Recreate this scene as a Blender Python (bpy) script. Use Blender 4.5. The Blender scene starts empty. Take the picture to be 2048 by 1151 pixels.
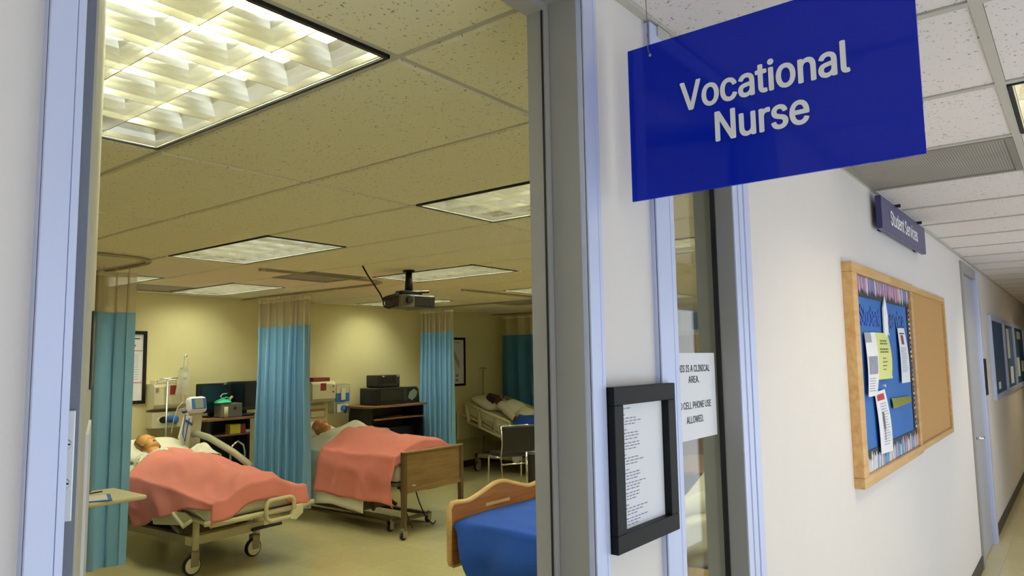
import bpy, math, random
from mathutils import Vector, Matrix, noise
random.seed(7)
D = bpy.data
SC = bpy.context.scene
COL = SC.collection
PI = math.pi
R_ = math.radians
def V(*a): return Vector(a)

# ------------------------------------------------------------------ camera, world, light, exposure
H_EYE, CEIL = 1.625, 2.377
cd = D.cameras.new('camera'); cam = D.objects.new('camera', cd); COL.objects.link(cam); SC.camera = cam
yaw, pit, rol, FPX = 0.666550166, 0.0990827864, -0.0159498815, 1444.744
f = V(math.cos(pit)*math.cos(yaw), math.cos(pit)*math.sin(yaw), math.sin(pit))
r0 = V(math.sin(yaw), -math.cos(yaw), 0); u0 = r0.cross(f)
rr = r0*math.cos(rol) + u0*math.sin(rol); uu = u0*math.cos(rol) - r0*math.sin(rol)
cam.matrix_world = Matrix(((rr.x, uu.x, -f.x, 0), (rr.y, uu.y, -f.y, 0), (rr.z, uu.z, -f.z, H_EYE), (0, 0, 0, 1)))
cd.sensor_width = 36; cd.lens = FPX/2048*36; cd.clip_start = .05; cd.clip_end = 100
vs = SC.view_settings
vs.view_transform = 'Standard'; vs.look = 'None'; vs.gamma = 1; vs.use_curve_mapping = False
vs.exposure = 0.0
TUBE_ROOM, TUBE_HALL, DAY = 50.0, 130.0, 76.0
SC.cycles.max_bounces = 14; SC.cycles.diffuse_bounces = 8; SC.cycles.glossy_bounces = 6; SC.cycles.transparent_max_bounces = 16; SC.cycles.sample_clamp_indirect = 8
LAMP_ROOM, LAMP_HALL, DAY_COL = (.97, 1.0, .76), (1.0, .87, .60), (.70, .84, 1.0)
w = D.worlds.new('world'); SC.world = w; w.use_nodes = True
w.node_tree.nodes['Background'].inputs[0].default_value = (.62, .78, 1.0, 1)
w.node_tree.nodes['Background'].inputs[1].default_value = .8
# daylight from behind the camera: added area light, stretched along the corridor for evenness
ld = D.lights.new('daylight_panel', 'AREA'); ld.shape = 'RECTANGLE'; ld.size = 9.0; ld.size_y = 1.95
ld.energy = DAY; ld.color = DAY_COL
lo = D.objects.new('daylight_panel', ld); COL.objects.link(lo)
lo.location = (3.4, -1.12, 1.05); lo.rotation_euler = (PI/2, 0, 0)

# ------------------------------------------------------------------ materials
def srgb(h):
    c = [int(h[i:i+2], 16)/255 for i in (0, 2, 4)]
    return tuple(x/12.92 if x <= .04045 else ((x+.055)/1.055)**2.4 for x in c) + (1,)
MATS = {}
def M(name, hexc, rough=.6, metal=0, var=.05, scale=14, bump=0, bscale=60, coat=0, spec=.5, trans=0, alpha=1, sss=0):
    if name in MATS: return MATS[name]
    m = D.materials.new(name); m.use_nodes = True; nt = m.node_tree; b = nt.nodes['Principled BSDF']
    c = srgb(hexc)
    b.inputs['Roughness'].default_value = rough; b.inputs['Metallic'].default_value = metal
    b.inputs['Specular IOR Level'].default_value = spec
    if coat: b.inputs['Coat Weight'].default_value = coat; b.inputs['Coat Roughness'].default_value = .08
    if trans: b.inputs['Transmission Weight'].default_value = trans
    if alpha < 1: b.inputs['Alpha'].default_value = alpha
    tc = nt.nodes.new('ShaderNodeTexCoord')
    if var:
        n = nt.nodes.new('ShaderNodeTexNoise'); n.inputs['Scale'].default_value = scale; n.inputs['Detail'].default_value = 4
        nt.links.new(tc.outputs['Object'], n.inputs['Vector'])
        mx = nt.nodes.new('ShaderNodeMix'); mx.data_type = 'RGBA'
        mx.inputs['A'].default_value = tuple(x*(1-var) for x in c[:3])+(1,)
        mx.inputs['B'].default_value = tuple(min(1, x*(1+var)) for x in c[:3])+(1,)
        nt.links.new(n.outputs['Fac'], mx.inputs['Factor']); nt.links.new(mx.outputs['Result'], b.inputs['Base Color'])
    else: b.inputs['Base Color'].default_value = c
    if bump:
        n2 = nt.nodes.new('ShaderNodeTexNoise'); n2.inputs['Scale'].default_value = bscale; n2.inputs['Detail'].default_value = 3
        nt.links.new(tc.outputs['Object'], n2.inputs['Vector'])
        bp = nt.nodes.new('ShaderNodeBump'); bp.inputs['Strength'].default_value = bump; bp.inputs['Distance'].default_value = .01
        nt.links.new(n2.outputs['Fac'], bp.inputs['Height']); nt.links.new(bp.outputs['Normal'], b.inputs['Normal'])
    MATS[name] = m; return m
def emis(name, col, strength):
    m = D.materials.new(name); m.use_nodes = True; nt = m.node_tree
    e = nt.nodes.new('ShaderNodeEmission'); e.inputs[0].default_value = (*col, 1); e.inputs[1].default_value = strength
    nt.links.new(e.outputs[0], nt.nodes['Material Output'].inputs[0]); MATS[name] = m; return m
def wood(name, ca, cb, axis=0, scale=3, rough=.4):
    m = D.materials.new(name); m.use_nodes = True; nt = m.node_tree; b = nt.nodes['Principled BSDF']; b.inputs['Roughness'].default_value = rough
    tc = nt.nodes.new('ShaderNodeTexCoord'); mp = nt.nodes.new('ShaderNodeMapping')
    s = [scale*9]*3; s[axis] = scale; mp.inputs['Scale'].default_value = s
    n = nt.nodes.new('ShaderNodeTexNoise'); n.inputs['Scale'].default_value = 1.6; n.inputs['Detail'].default_value = 6; n.inputs['Distortion'].default_value = .6
    cr = nt.nodes.new('ShaderNodeValToRGB'); cr.color_ramp.elements[0].position = .3; cr.color_ramp.elements[1].position = .7
    cr.color_ramp.elements[0].color = srgb(ca); cr.color_ramp.elements[1].color = srgb(cb)
    L = nt.links.new; L(tc.outputs['Object'], mp.inputs[0]); L(mp.outputs[0], n.inputs['Vector']); L(n.outputs['Fac'], cr.inputs[0]); L(cr.outputs[0], b.inputs['Base Color'])
    MATS[name] = m; return m
def tile_mat(name, face):
    # mineral fibre tile: pale face, scattered pinholes and fissures
    m = D.materials.new(name); m.use_nodes = True; nt = m.node_tree; b = nt.nodes['Principled BSDF']; b.inputs['Roughness'].default_value = .9
    tc = nt.nodes.new('ShaderNodeTexCoord')
    n = nt.nodes.new('ShaderNodeTexNoise'); n.inputs['Scale'].default_value = 95; n.inputs['Detail'].default_value = 2; n.inputs['Roughness'].default_value = .7
    cr = nt.nodes.new('ShaderNodeValToRGB'); e = cr.color_ramp.elements
    e[0].position = .30; e[0].color = srgb('8A8270'); e[1].position = .37; e[1].color = srgb(face)
    L = nt.links.new; L(tc.outputs['Object'], n.inputs['Vector']); L(n.outputs['Fac'], cr.inputs[0]); L(cr.outputs[0], b.inputs['Base Color'])
    MATS[name] = m; return m
def perf_mat():
    m = D.materials.new('perforated_grille'); m.use_nodes = True; nt = m.node_tree; b = nt.nodes['Principled BSDF']; b.inputs['Roughness'].default_value = .55
    tc = nt.nodes.new('ShaderNodeTexCoord'); v = nt.nodes.new('ShaderNodeTexVoronoi'); v.inputs['Scale'].default_value = 110; v.inputs['Randomness'].default_value = 0
    cr = nt.nodes.new('ShaderNodeValToRGB'); e = cr.color_ramp.elements
    e[0].position = .42; e[0].color = srgb('86817A'); e[1].position = .5; e[1].color = srgb('C2BDB6')
    n = nt.nodes.new('ShaderNodeTexNoise'); n.inputs['Scale'].default_value = 6
    mx = nt.nodes.new('ShaderNodeMix'); mx.data_type = 'RGBA'; mx.blend_type = 'MULTIPLY'; mx.inputs['Factor'].default_value = .35
    L = nt.links.new; L(tc.outputs['Object'], v.inputs['Vector']); L(v.outputs['Distance'], cr.inputs[0]); L(tc.outputs['Object'], n.inputs['Vector'])
    L(cr.outputs[0], mx.inputs['A']); L(n.outputs['Fac'], mx.inputs['B']); L(mx.outputs['Result'], b.inputs['Base Color'])
    MATS['perforated_grille'] = m; return m
def floor_mat():
    m = D.materials.new('vinyl_floor'); m.use_nodes = True; nt = m.node_tree; b = nt.nodes['Principled BSDF']; b.inputs['Roughness'].default_value = .22
    tc = nt.nodes.new('ShaderNodeTexCoord'); br = nt.nodes.new('ShaderNodeTexBrick'); br.offset = 0
    br.inputs['Scale'].default_value = 1; br.inputs['Brick Width'].default_value = .305; br.inputs['Row Height'].default_value = .305
    br.inputs['Mortar Size'].default_value = .0012; br.inputs['Color1'].default_value = srgb('C8BF90'); br.inputs['Color2'].default_value = srgb('C2B889'); br.inputs['Mortar'].default_value = srgb('A79F80')
    n = nt.nodes.new('ShaderNodeTexNoise'); n.inputs['Scale'].default_value = 26; n.inputs['Detail'].default_value = 5
    mx = nt.nodes.new('ShaderNodeMix'); mx.data_type = 'RGBA'; mx.blend_type = 'MULTIPLY'; mx.inputs['Factor'].default_value = .18
    L = nt.links.new; L(tc.outputs['Object'], br.inputs['Vector']); L(tc.outputs['Object'], n.inputs['Vector'])
    L(br.outputs['Color'], mx.inputs['A']); L(n.outputs['Fac'], mx.inputs['B']); L(mx.outputs['Result'], b.inputs['Base Color'])
    MATS['vinyl_floor'] = m; return m
def netting(name, hexc, dens):
    # woven curtain netting: cloth threads with open holes between them
    m = D.materials.new(name); m.use_nodes = True; nt = m.node_tree; b = nt.nodes['Principled BSDF']
    b.inputs['Base Color'].default_value = srgb(hexc); b.inputs['Roughness'].default_value = .9
    b.inputs['Alpha'].default_value = dens
    MATS[name] = m; return m
def gown_mat():
    m = D.materials.new('printed_gown'); m.use_nodes = True; nt = m.node_tree; b = nt.nodes['Principled BSDF']; b.inputs['Roughness'].default_value = .9
    tc = nt.nodes.new('ShaderNodeTexCoord'); n = nt.nodes.new('ShaderNodeTexNoise'); n.inputs['Scale'].default_value = 9; n.inputs['Detail'].default_value = 1; n.inputs['Distortion'].default_value = 1.4
    cr = nt.nodes.new('ShaderNodeValToRGB'); e = cr.color_ramp.elements
    e[0].position = .36; e[0].color = srgb('8C9488'); e[1].position = .42; e[1].color = srgb('DAD8C8')
    L = nt.links.new; L(tc.outputs['Object'], n.inputs['Vector']); L(n.outputs['Fac'], cr.inputs[0]); L(cr.outputs[0], b.inputs['Base Color'])
    MATS['printed_gown'] = m; return m

m_tile = tile_mat('acoustic_tile', 'E8E2C8'); m_tilehall = tile_mat('corridor_tile', 'E2DAD8'); m_perf = perf_mat(); m_floor = floor_mat(); m_gown = gown_mat()
m_wall = M('cream_wall_paint', 'E4DBA9', .75, var=.02, bump=.08, bscale=220)
m_hall = M('hall_wall_paint', 'DCD6D2', .7, var=.02, bump=.08, bscale=220)
m_tee = M('ceiling_tee_paint', 'BDB9AF', .6, var=0)
m_dark = M('plenum_dark', '2A2724', .9, var=0)
m_alu = M('daylight_tinted_frame', 'C6CEEC', .36, metal=.1, var=.03)  # reflected blue daylight is put into the colour of the white-painted frame
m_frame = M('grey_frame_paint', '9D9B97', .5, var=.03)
m_door = M('grey_door_paint', '7C8290', .5, var=.04, bump=.1, bscale=160)
m_gasket = M('black_gasket', '17161A', .5, var=0)
m_glass = M('window_glass', 'F4F7F5', .02, trans=1, var=0)
m_black = M('black_plastic', '16161A', .35, var=.1)
m_blackwood = M('black_frame_lacquer', '0C0A0B', .5, var=.1, spec=.25)
m_paper = M('white_paper', 'E2E2E6', .8, var=.02)
m_ink = M('print_ink', '1C1C22', .7, var=0)
m_inkg = M('grey_print', '8E90A6', .8, var=0)
m_signblue = M('blue_acrylic', '0320B2', .05, var=.02, spec=.35)
m_navy = M('navy_sign', '34346C', .35, var=.03)
m_white = M('white_letter', 'F4F4F6', .5, var=0)
m_steel = M('brushed_steel', 'C9CACB', .3, metal=.9, var=.05)
m_chrome = M('chrome', 'DADAD8', .12, metal=1, var=.02)
m_oak = wood('oak_trim', 'C2965A', 'D8B27A', 0, 2.5)
m_maple = wood('maple_board', '8C5426', 'AC713A', 0, 2)
m_mapleedge = wood('maple_edge', 'C9A366', 'DDBB80', 0, 2)
m_walnut = wood('walnut_laminate', '6B5230', '826540', 0, 2.2)
m_desk = wood('desk_laminate', '6A4A2E', '84603F', 0, 3)
m_cork = M('cork', 'BD9158', .95, var=.18, scale=120, bump=.3, bscale=150)
m_bluepaper = M('blue_backing_paper', '2465B0', .7, var=.06, scale=5)
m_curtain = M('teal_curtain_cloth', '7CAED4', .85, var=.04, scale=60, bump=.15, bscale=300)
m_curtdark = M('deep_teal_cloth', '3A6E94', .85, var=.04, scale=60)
m_net = netting('curtain_netting', 'D0C8AC', .62)
m_hem = M('curtain_heading', 'D6CDB2', .85, var=.04)
m_pink = M('coral_blanket', 'CC7A70', .95, var=.07, scale=30, bump=.25, bscale=180)
m_bluebl = M('royal_blue_blanket', '1747A8', .95, var=.06, scale=25, bump=.25, bscale=180)
m_navybl = M('navy_blanket', '17419A', .95, var=.06, scale=25)
m_sheet = M('white_sheet', 'DEDBC9', .9, var=.03, bump=.1, bscale=90)
m_beige = M('beige_bed_plastic', 'C5BD98', .45, var=.03)
m_cream = M('cream_box_plastic', 'CFC7A4', .5, var=.03)
m_bedmetal = M('bed_frame_metal', '8C8369', .45, metal=.2, var=.06)
m_bedbrown = M('brown_bed_cover', '6A5A44', .55, var=.06)
m_rubber = M('black_rubber', '151414', .7, var=.1)
m_skin1 = M('manikin_vinyl', 'C9924E', .5, var=.05)
m_skin2 = M('manikin_tan_vinyl', 'BE8048', .5, var=.05)
m_skin3 = M('manikin_dark_vinyl', '4A2618', .45, var=.06)
m_mouth = M('mouth_dark', '4A1C14', .6, var=0)
m_hair1 = M('brown_hair', '7C5A2C', .8, var=.3, scale=50, bump=.8, bscale=90)
m_hair3 = M('black_hair', '0F0C0B', .8, var=.3, scale=60, bump=.9, bscale=120)
m_maroon = M('maroon_label', '7A2420', .5, var=.1)
m_red = M('red_print', 'B5222C', .6, var=0)
m_bluep = M('blue_print', '2E62A6', .6, var=.2, scale=40)
m_yellow = M('yellow_card', 'D0BC3A', .6, var=.1)
m_yelpaper = M('yellow_paper', 'D2D888', .8, var=.02)
m_olive = M('olive_strip', '7F8228', .7, var=.3, scale=40)
m_grey = M('grey_device', '5E5A4E', .5, var=.08)
m_green = M('green_mask', '3FBF94', .35, var=.1)
m_clear = M('clear_plastic', 'E9E6D6', .15, var=0, alpha=.45)
m_screen = M('black_screen', '0B1014', .12, var=0)
m_lcd = M('lcd_screen', '7E8B7E', .3, var=0)
m_key = M('blue_keys', '30549C', .4, var=.2, scale=90)
m_base = M('vinyl_baseboard', '3C3833', .5, var=.05)
m_diag = M('diagram_ink', 'A86A4E', .8, var=.3, scale=40)
m_brushedlouver = M('louver_aluminium', 'EAE8DC', .25, metal=1, var=0)
m_lampwhite = M('lamp_pan_white', 'F0EEE2', .6, var=0)
m_cabtan = M('tan_board', '8C7A4E', .7, var=.1)
m_silver = M('hang_wire', '8E8C8A', .35, metal=.8, var=0)
m_crate = M('brown_cabinet', '3E3026', .5, var=.1)
E_ROOM = emis('tube_glow_room', LAMP_ROOM, TUBE_ROOM)
E_HALL = emis('tube_glow_hall', LAMP_HALL, TUBE_HALL)

# ------------------------------------------------------------------ mesh builder
class MB:
    def __init__(s): s.v = []; s.f = []
    def box(s, x0, x1, y0, y1, z0, z1):
        b = len(s.v); x0, x1 = sorted((x0, x1)); y0, y1 = sorted((y0, y1)); z0, z1 = sorted((z0, z1))
        s.v += [V(x, y, z) for x in (x0, x1) for y in (y0, y1) for z in (z0, z1)]
        s.f += [tuple(b+i for i in q) for q in ((0,1,3,2), (4,6,7,5), (0,4,5,1), (2,3,7,6), (0,2,6,4), (1,5,7,3))]; return s
    def obox(s, c, sx, sy, sz, rot=None):
        b = len(s.v); m = rot or Matrix.Identity(3); c = Vector(c)
        s.v += [c + m @ V(x*sx/2, y*sy/2, z*sz/2) for x in (-1, 1) for y in (-1, 1) for z in (-1, 1)]
        s.f += [tuple(b+i for i in q) for q in ((0,1,3,2), (4,6,7,5), (0,4,5,1), (2,3,7,6), (0,2,6,4), (1,5,7,3))]; return s
    def cyl(s, p0, p1, r, r1=None, n=12):
        p0, p1 = Vector(p0), Vector(p1); r1 = r if r1 is None else r1
        d = (p1-p0).normalized(); a = d.orthogonal().normalized(); c = d.cross(a); b = len(s.v)
        for p, q in ((p0, r), (p1, r1)):
            s.v += [p + a*q*math.cos(2*PI*i/n) + c*q*math.sin(2*PI*i/n) for i in range(n)]
        s.f += [(b+i, b+(i+1) % n, b+n+(i+1) % n, b+n+i) for i in range(n)]
        s.f += [tuple(b+n-1-i for i in range(n)), tuple(b+n+i for i in range(n))]; return s
    def tube(s, pts, r, n=8, closed=False):
        pts = [Vector(p) for p in pts]; k = len(pts); b = len(s.v); a = None
        for i, p in enumerate(pts):
            if closed: t = pts[(i+1) % k]-pts[i-1]
            else: t = pts[min(i+1, k-1)]-pts[max(i-1, 0)]
            t.normalize()
            a = t.orthogonal() if a is None else a - t*a.dot(t)
            a.normalize(); c = t.cross(a); q = r[i] if isinstance(r, (list, tuple)) else r
            s.v += [p + a*q*math.cos(2*PI*j/n) + c*q*math.sin(2*PI*j/n) for j in range(n)]
        for i in range(k if closed else k-1):
            i2 = (i+1) % k
            s.f += [(b+i*n+j, b+i*n+(j+1) % n, b+i2*n+(j+1) % n, b+i2*n+j) for j in range(n)]
        if not closed: s.f += [tuple(b+n-1-j for j in range(n)), tuple(b+(k-1)*n+j for j in range(n))]
        return s
    def ball(s, c, rx, ry=None, rz=None, nu=16, nv=10, rot=None):
        c = Vector(c); ry = rx if ry is None else ry; rz = rx if rz is None else rz; m = rot or Matrix.Identity(3); b = len(s.v)
        s.v.append(c + m @ V(0, 0, rz))
        for i in range(1, nv):
            t = PI*i/nv
            s.v += [c + m @ V(rx*math.sin(t)*math.cos(2*PI*j/nu), ry*math.sin(t)*math.sin(2*PI*j/nu), rz*math.cos(t)) for j in range(nu)]
        s.v.append(c + m @ V(0, 0, -rz)); e = len(s.v)-1
        for j in range(nu):
            s.f.append((b, b+1+j, b+1+(j+1) % nu)); q = b+1+(nv-2)*nu
            s.f.append((e, q+(j+1) % nu, q+j))
            for i in range(nv-2):
                p = b+1+i*nu; s.f.append((p+j, p+nu+j, p+nu+(j+1) % nu, p+(j+1) % nu))
        return s
    def caps(s, p0, p1, r0, r1, n=12):
        s.ball(p0, r0, nu=n, nv=8); s.ball(p1, r1, nu=n, nv=8); s.cyl(p0, p1, r0*.99, r1*.99, n); return s
    def prism(s, poly, fn, t0, t1):
        # poly: list of (a,b); fn(a,b,t) -> point
        b = len(s.v); n = len(poly)
        s.v += [Vector(fn(a, c, t0)) for a, c in poly] + [Vector(fn(a, c, t1)) for a, c in poly]
        s.f += [tuple(range(b, b+n))[::-1], tuple(range(b+n, b+2*n))]
        s.f += [(b+i, b+(i+1) % n, b+n+(i+1) % n, b+n+i) for i in range(n)]; return s
    def grid(s, fn, nu, nv):
        b = len(s.v)
        s.v += [Vector(fn(i/nu, j/nv)) for j in range(nv+1) for i in range(nu+1)]
        s.f += [(b+j*(nu+1)+i, b+j*(nu+1)+i+1, b+(j+1)*(nu+1)+i+1, b+(j+1)*(nu+1)+i) for j in range(nv) for i in range(nu)]; return s
    def lathe(s, prof, c, n=20):
        b = len(s.v); c = Vector(c); k = len(prof)
        for r, z in prof: s.v += [c+V(r*math.cos(2*PI*j/n), r*math.sin(2*PI*j/n), z) for j in range(n)]
        s.f += [(b+i*n+j, b+i*n+(j+1) % n, b+(i+1)*n+(j+1) % n, b+(i+1)*n+j) for i in range(k-1) for j in range(n)]
        s.f += [tuple(b+n-1-j for j in range(n)), tuple(b+(k-1)*n+j for j in range(n))]; return s
    def turn(s, m):
        s.v = [m @ p for p in s.v]; return s
ORG = {}
def finish(o, bevel=0, solid=0, sub=0, smooth=False):
    if solid: q = o.modifiers.new('solid', 'SOLIDIFY'); q.thickness = solid; q.offset = 0
    if bevel: q = o.modifiers.new('bevel', 'BEVEL'); q.width = bevel; q.segments = 2; q.limit_method = 'ANGLE'; q.angle_limit = R_(40)
    if sub: q = o.modifiers.new('sub', 'SUBSURF'); q.levels = sub; q.render_levels = sub
    if smooth:
        for p in o.data.polygons: p.use_smooth = True
def ob(name, mb, mat, parent=None, loc=None, bevel=0, solid=0, sub=0, smooth=False, label=None, cat=None, kind=None, group=None):
    org = ORG[parent.name] if parent else Vector(loc or (0, 0, 0))
    me = D.meshes.new(name); me.from_pydata([p-org for p in mb.v], [], mb.f); me.update(); me.materials.append(mat)
    o = D.objects.new(name, me); COL.objects.link(o)
    if parent: o.parent = parent
    else: o.location = org
    ORG[o.name] = org
    import bmesh as _b
    bm = _b.new(); bm.from_mesh(me); _b.ops.recalc_face_normals(bm, faces=bm.faces); bm.to_mesh(me); bm.free()
    finish(o, bevel, solid, sub, smooth)
    tag(o, label, cat, kind, group); return o
def tag(o, label=None, cat=None, kind=None, group=None):
    if label: o['label'] = label
    if cat: o['category'] = cat
    if kind: o['kind'] = kind
    if group: o['group'] = group
    return o
def thing(name, label, cat, loc=(0, 0, 0), kind=None, group=None):
    o = D.objects.new(name, None); COL.objects.link(o); o.location = loc; o.empty_display_size = .1; ORG[o.name] = Vector(loc)
    return tag(o, label, cat, kind, group)
def box(*a): return MB().box(*a)
def copy_tree(o, parent=None):
    c = o.copy(); COL.objects.link(c); ORG[c.name] = ORG[o.name]
    if parent: c.parent = parent
    for ch in list(o.children): copy_tree(ch, c)
    return c
def dup(root, loc, label, rz=None):
    c = copy_tree(root); c.location = loc; c['label'] = label
    if rz is not None: c.rotation_euler = (0, 0, rz)
    return c
def share(name, src, parent, loc):
    c = D.objects.new(name, src.data); COL.objects.link(c); c.parent = parent; c.location = loc; ORG[c.name] = ORG[parent.name]+Vector(loc); return c
import os
FONT = None
try: FONT = D.fonts.load(os.path.join(bpy.utils.system_resource('DATAFILES', path='fonts'), 'Inter.woff2'))
except Exception: FONT = None
from mathutils.geometry import interpolate_bezier, delaunay_2d_cdt
def glyphs(body):
    """outline of a text as filled triangles (each outer contour with its own holes)"""
    cu = D.curves.new('txt', 'FONT'); cu.body = body; cu.size = 1
    if FONT: cu.font = FONT
    t = D.objects.new('txt', cu); COL.objects.link(t)
    bpy.context.view_layer.update(); dg = bpy.context.evaluated_depsgraph_get(); c = t.evaluated_get(dg).to_curve(dg)
    loops = []
    for sp in c.splines:
        pl = []
        if sp.type == 'BEZIER':
            n = len(sp.bezier_points)
            for i in range(n):
                p, q = sp.bezier_points[i], sp.bezier_points[(i+1) % n]
                pl += interpolate_bezier(p.co, p.handle_right, q.handle_left, q.co, 5)[:-1]
        else: pl = [V(*p.co[:3]) for p in sp.points]
        pl = [V(p.x, p.y, 0) for p in pl]
        ar = sum(p.x*q.y-q.x*p.y for p, q in zip(pl, pl[1:]+pl[:1]))/2
        if len(pl) > 2 and abs(ar) > 1e-7: loops.append((ar, pl))
    t.to_curve_clear(); D.objects.remove(t); D.curves.remove(cu)
    pts, edges = [], []
    for ar, pl in loops:
        b0, n = len(pts), len(pl)
        pts += [Vector((p.x, p.y)) for p in pl]; edges += [(b0+i, b0+(i+1) % n) for i in range(n)]
    pv, pe, pf = delaunay_2d_cdt(pts, edges, [], 0, 1e-6)[:3]
    def wind(x, y):   # winding number: overlapping contours stay filled, counters stay open
        k = 0
        for ar, pl in loops:
            for a_, b_ in zip(pl, pl[1:]+pl[:1]):
                cr = (b_.x-a_.x)*(y-a_.y)-(x-a_.x)*(b_.y-a_.y)
                if a_.y <= y < b_.y and cr > 0: k += 1
                elif b_.y <= y < a_.y and cr < 0: k -= 1
        return k
    fs = [tuple(q) for q in pf if wind(sum(pv[i].x for i in q)/len(q), sum(pv[i].y for i in q)/len(q)) != 0]
    return [V(p.x, p.y, 0) for p in pv], fs
CAPH = max(p.y for p in glyphs('H')[0])
def text(name, s, mat, parent, org, xd, yd, cap, width=None, ext=.0008, bold=0, align='LEFT'):
    vs_, fs = glyphs(s)
    x0 = min(p.x for p in vs_); x1 = max(p.x for p in vs_); k = cap/CAPH; kx = width/(x1-x0) if width else k
    off = {'LEFT': 0, 'CENTER': (x1-x0)/2, 'RIGHT': x1-x0}[align]
    xd, yd, org = Vector(xd), Vector(yd), Vector(org); nd = xd.cross(yd)
    mb = MB()
    # heavier strokes: the outline laid over itself a hair's breadth apart
    for i, (dx, dy) in enumerate([(0, 0)]+([(bold, 0), (-bold, 0), (0, bold*.6), (0, -bold*.6), (bold*.7, bold*.4), (-bold*.7, -bold*.4), (bold*.7, -bold*.4), (-bold*.7, bold*.4)] if bold else [])):
        n = len(mb.v)
        mb.v += [org + xd*(p.x-x0-off+dx)*kx + yd*(p.y+dy)*k + nd*(ext+i*.00002) for p in vs_]
        mb.f += [tuple(q+n for q in g) for g in fs]
    return ob(name, mb, mat, parent)
def ns(x, y, z=0): return noise.noise(V(x, y, z))
def sm(t): t = max(0, min(1, t)); return t*t*(3-2*t)
def lerp_tab(tab, x):
    # tab: sorted (x, value)
    if x <= tab[0][0]: return tab[0][1]
    for (a, va), (b, vb) in zip(tab, tab[1:]):
        if x <= b: return va + (vb-va)*sm((x-a)/(b-a))*.5 + (vb-va)*((x-a)/(b-a))*.5
    return tab[-1][1]

# ------------------------------------------------------------------ setting
Y0, Y1, YB, XR, XL = .721, .825, 7.59, 9.45, -.75
HEAD = 2.325
o = ob('floor', box(-3, 20, -1.25, 7.75, -.1, 0), m_floor, kind='structure', label='glossy beige vinyl floor of the corridor and the clinical room', cat='floor')
wf = MB()
wf.box(-3, .234, Y0, Y1, 0, CEIL+.25); wf.box(.234, 1.174, Y0, Y1, HEAD+.045, CEIL+.25)
wf.box(1.174, 1.408, Y0, Y1, 0, CEIL+.25); wf.box(1.408, 1.972, Y0, Y1, 2.345, CEIL+.25); wf.box(1.408, 1.972, Y0, Y1, 0, .08)
wf.box(1.972, 6.6, Y0, Y1, 0, CEIL+.25); wf.box(6.6, 7.62, Y0, Y1, 2.345, CEIL+.25); wf.box(7.62, 20, Y0, Y1, 0, CEIL+.25)
ob('wall_front', wf, m_hall, kind='structure', label='long off-white corridor wall holding the open door, the sidelight and the notice boards', cat='wall')
ob('wall_back', box(XL-.1, XR+.1, YB, YB+.1, 0, CEIL+.25), m_wall, kind='structure', label='pale yellow back wall of the room behind the hospital beds', cat='wall')
ob('wall_right', box(XR, XR+.1, Y1, YB, 0, CEIL+.25), m_wall, kind='structure', label='pale yellow far right wall of the room behind the dark teal curtain', cat='wall')
ob('wall_left', box(XL-.1, XL, Y1, YB, 0, CEIL+.25), m_wall, kind='structure', label='left wall of the room behind the open door', cat='wall')
ob('wall_opposite', box(-3, 20, -1.25, -1.15, 0, CEIL+.25), m_hall, kind='structure', label='corridor wall opposite the classroom doors', cat='wall')
ob('wall_end', box(19.5, 19.6, -1.15, Y0, 0, CEIL+.25), m_hall, kind='structure', label='end wall of the long corridor', cat='wall')
w2 = thing('daylight_surround', 'made-up window framing around the added daylight panel, unseen behind the camera', 'window', (3.4, -1.14, 1.05), kind='structure')  # unseen framing added around the area light; the wall behind is solid
ob('surround_frame', MB().box(-1.15, 7.95, -1.15, -1.10, .0, .06).box(-1.15, 7.95, -1.15, -1.10, 2.04, 2.1), m_alu, w2)
for k in range(7): ob('surround_mullion', box(-1.15+k*1.5, -1.09+k*1.5, -1.15, -1.09, .06, 2.04), m_alu, w2)
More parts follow.
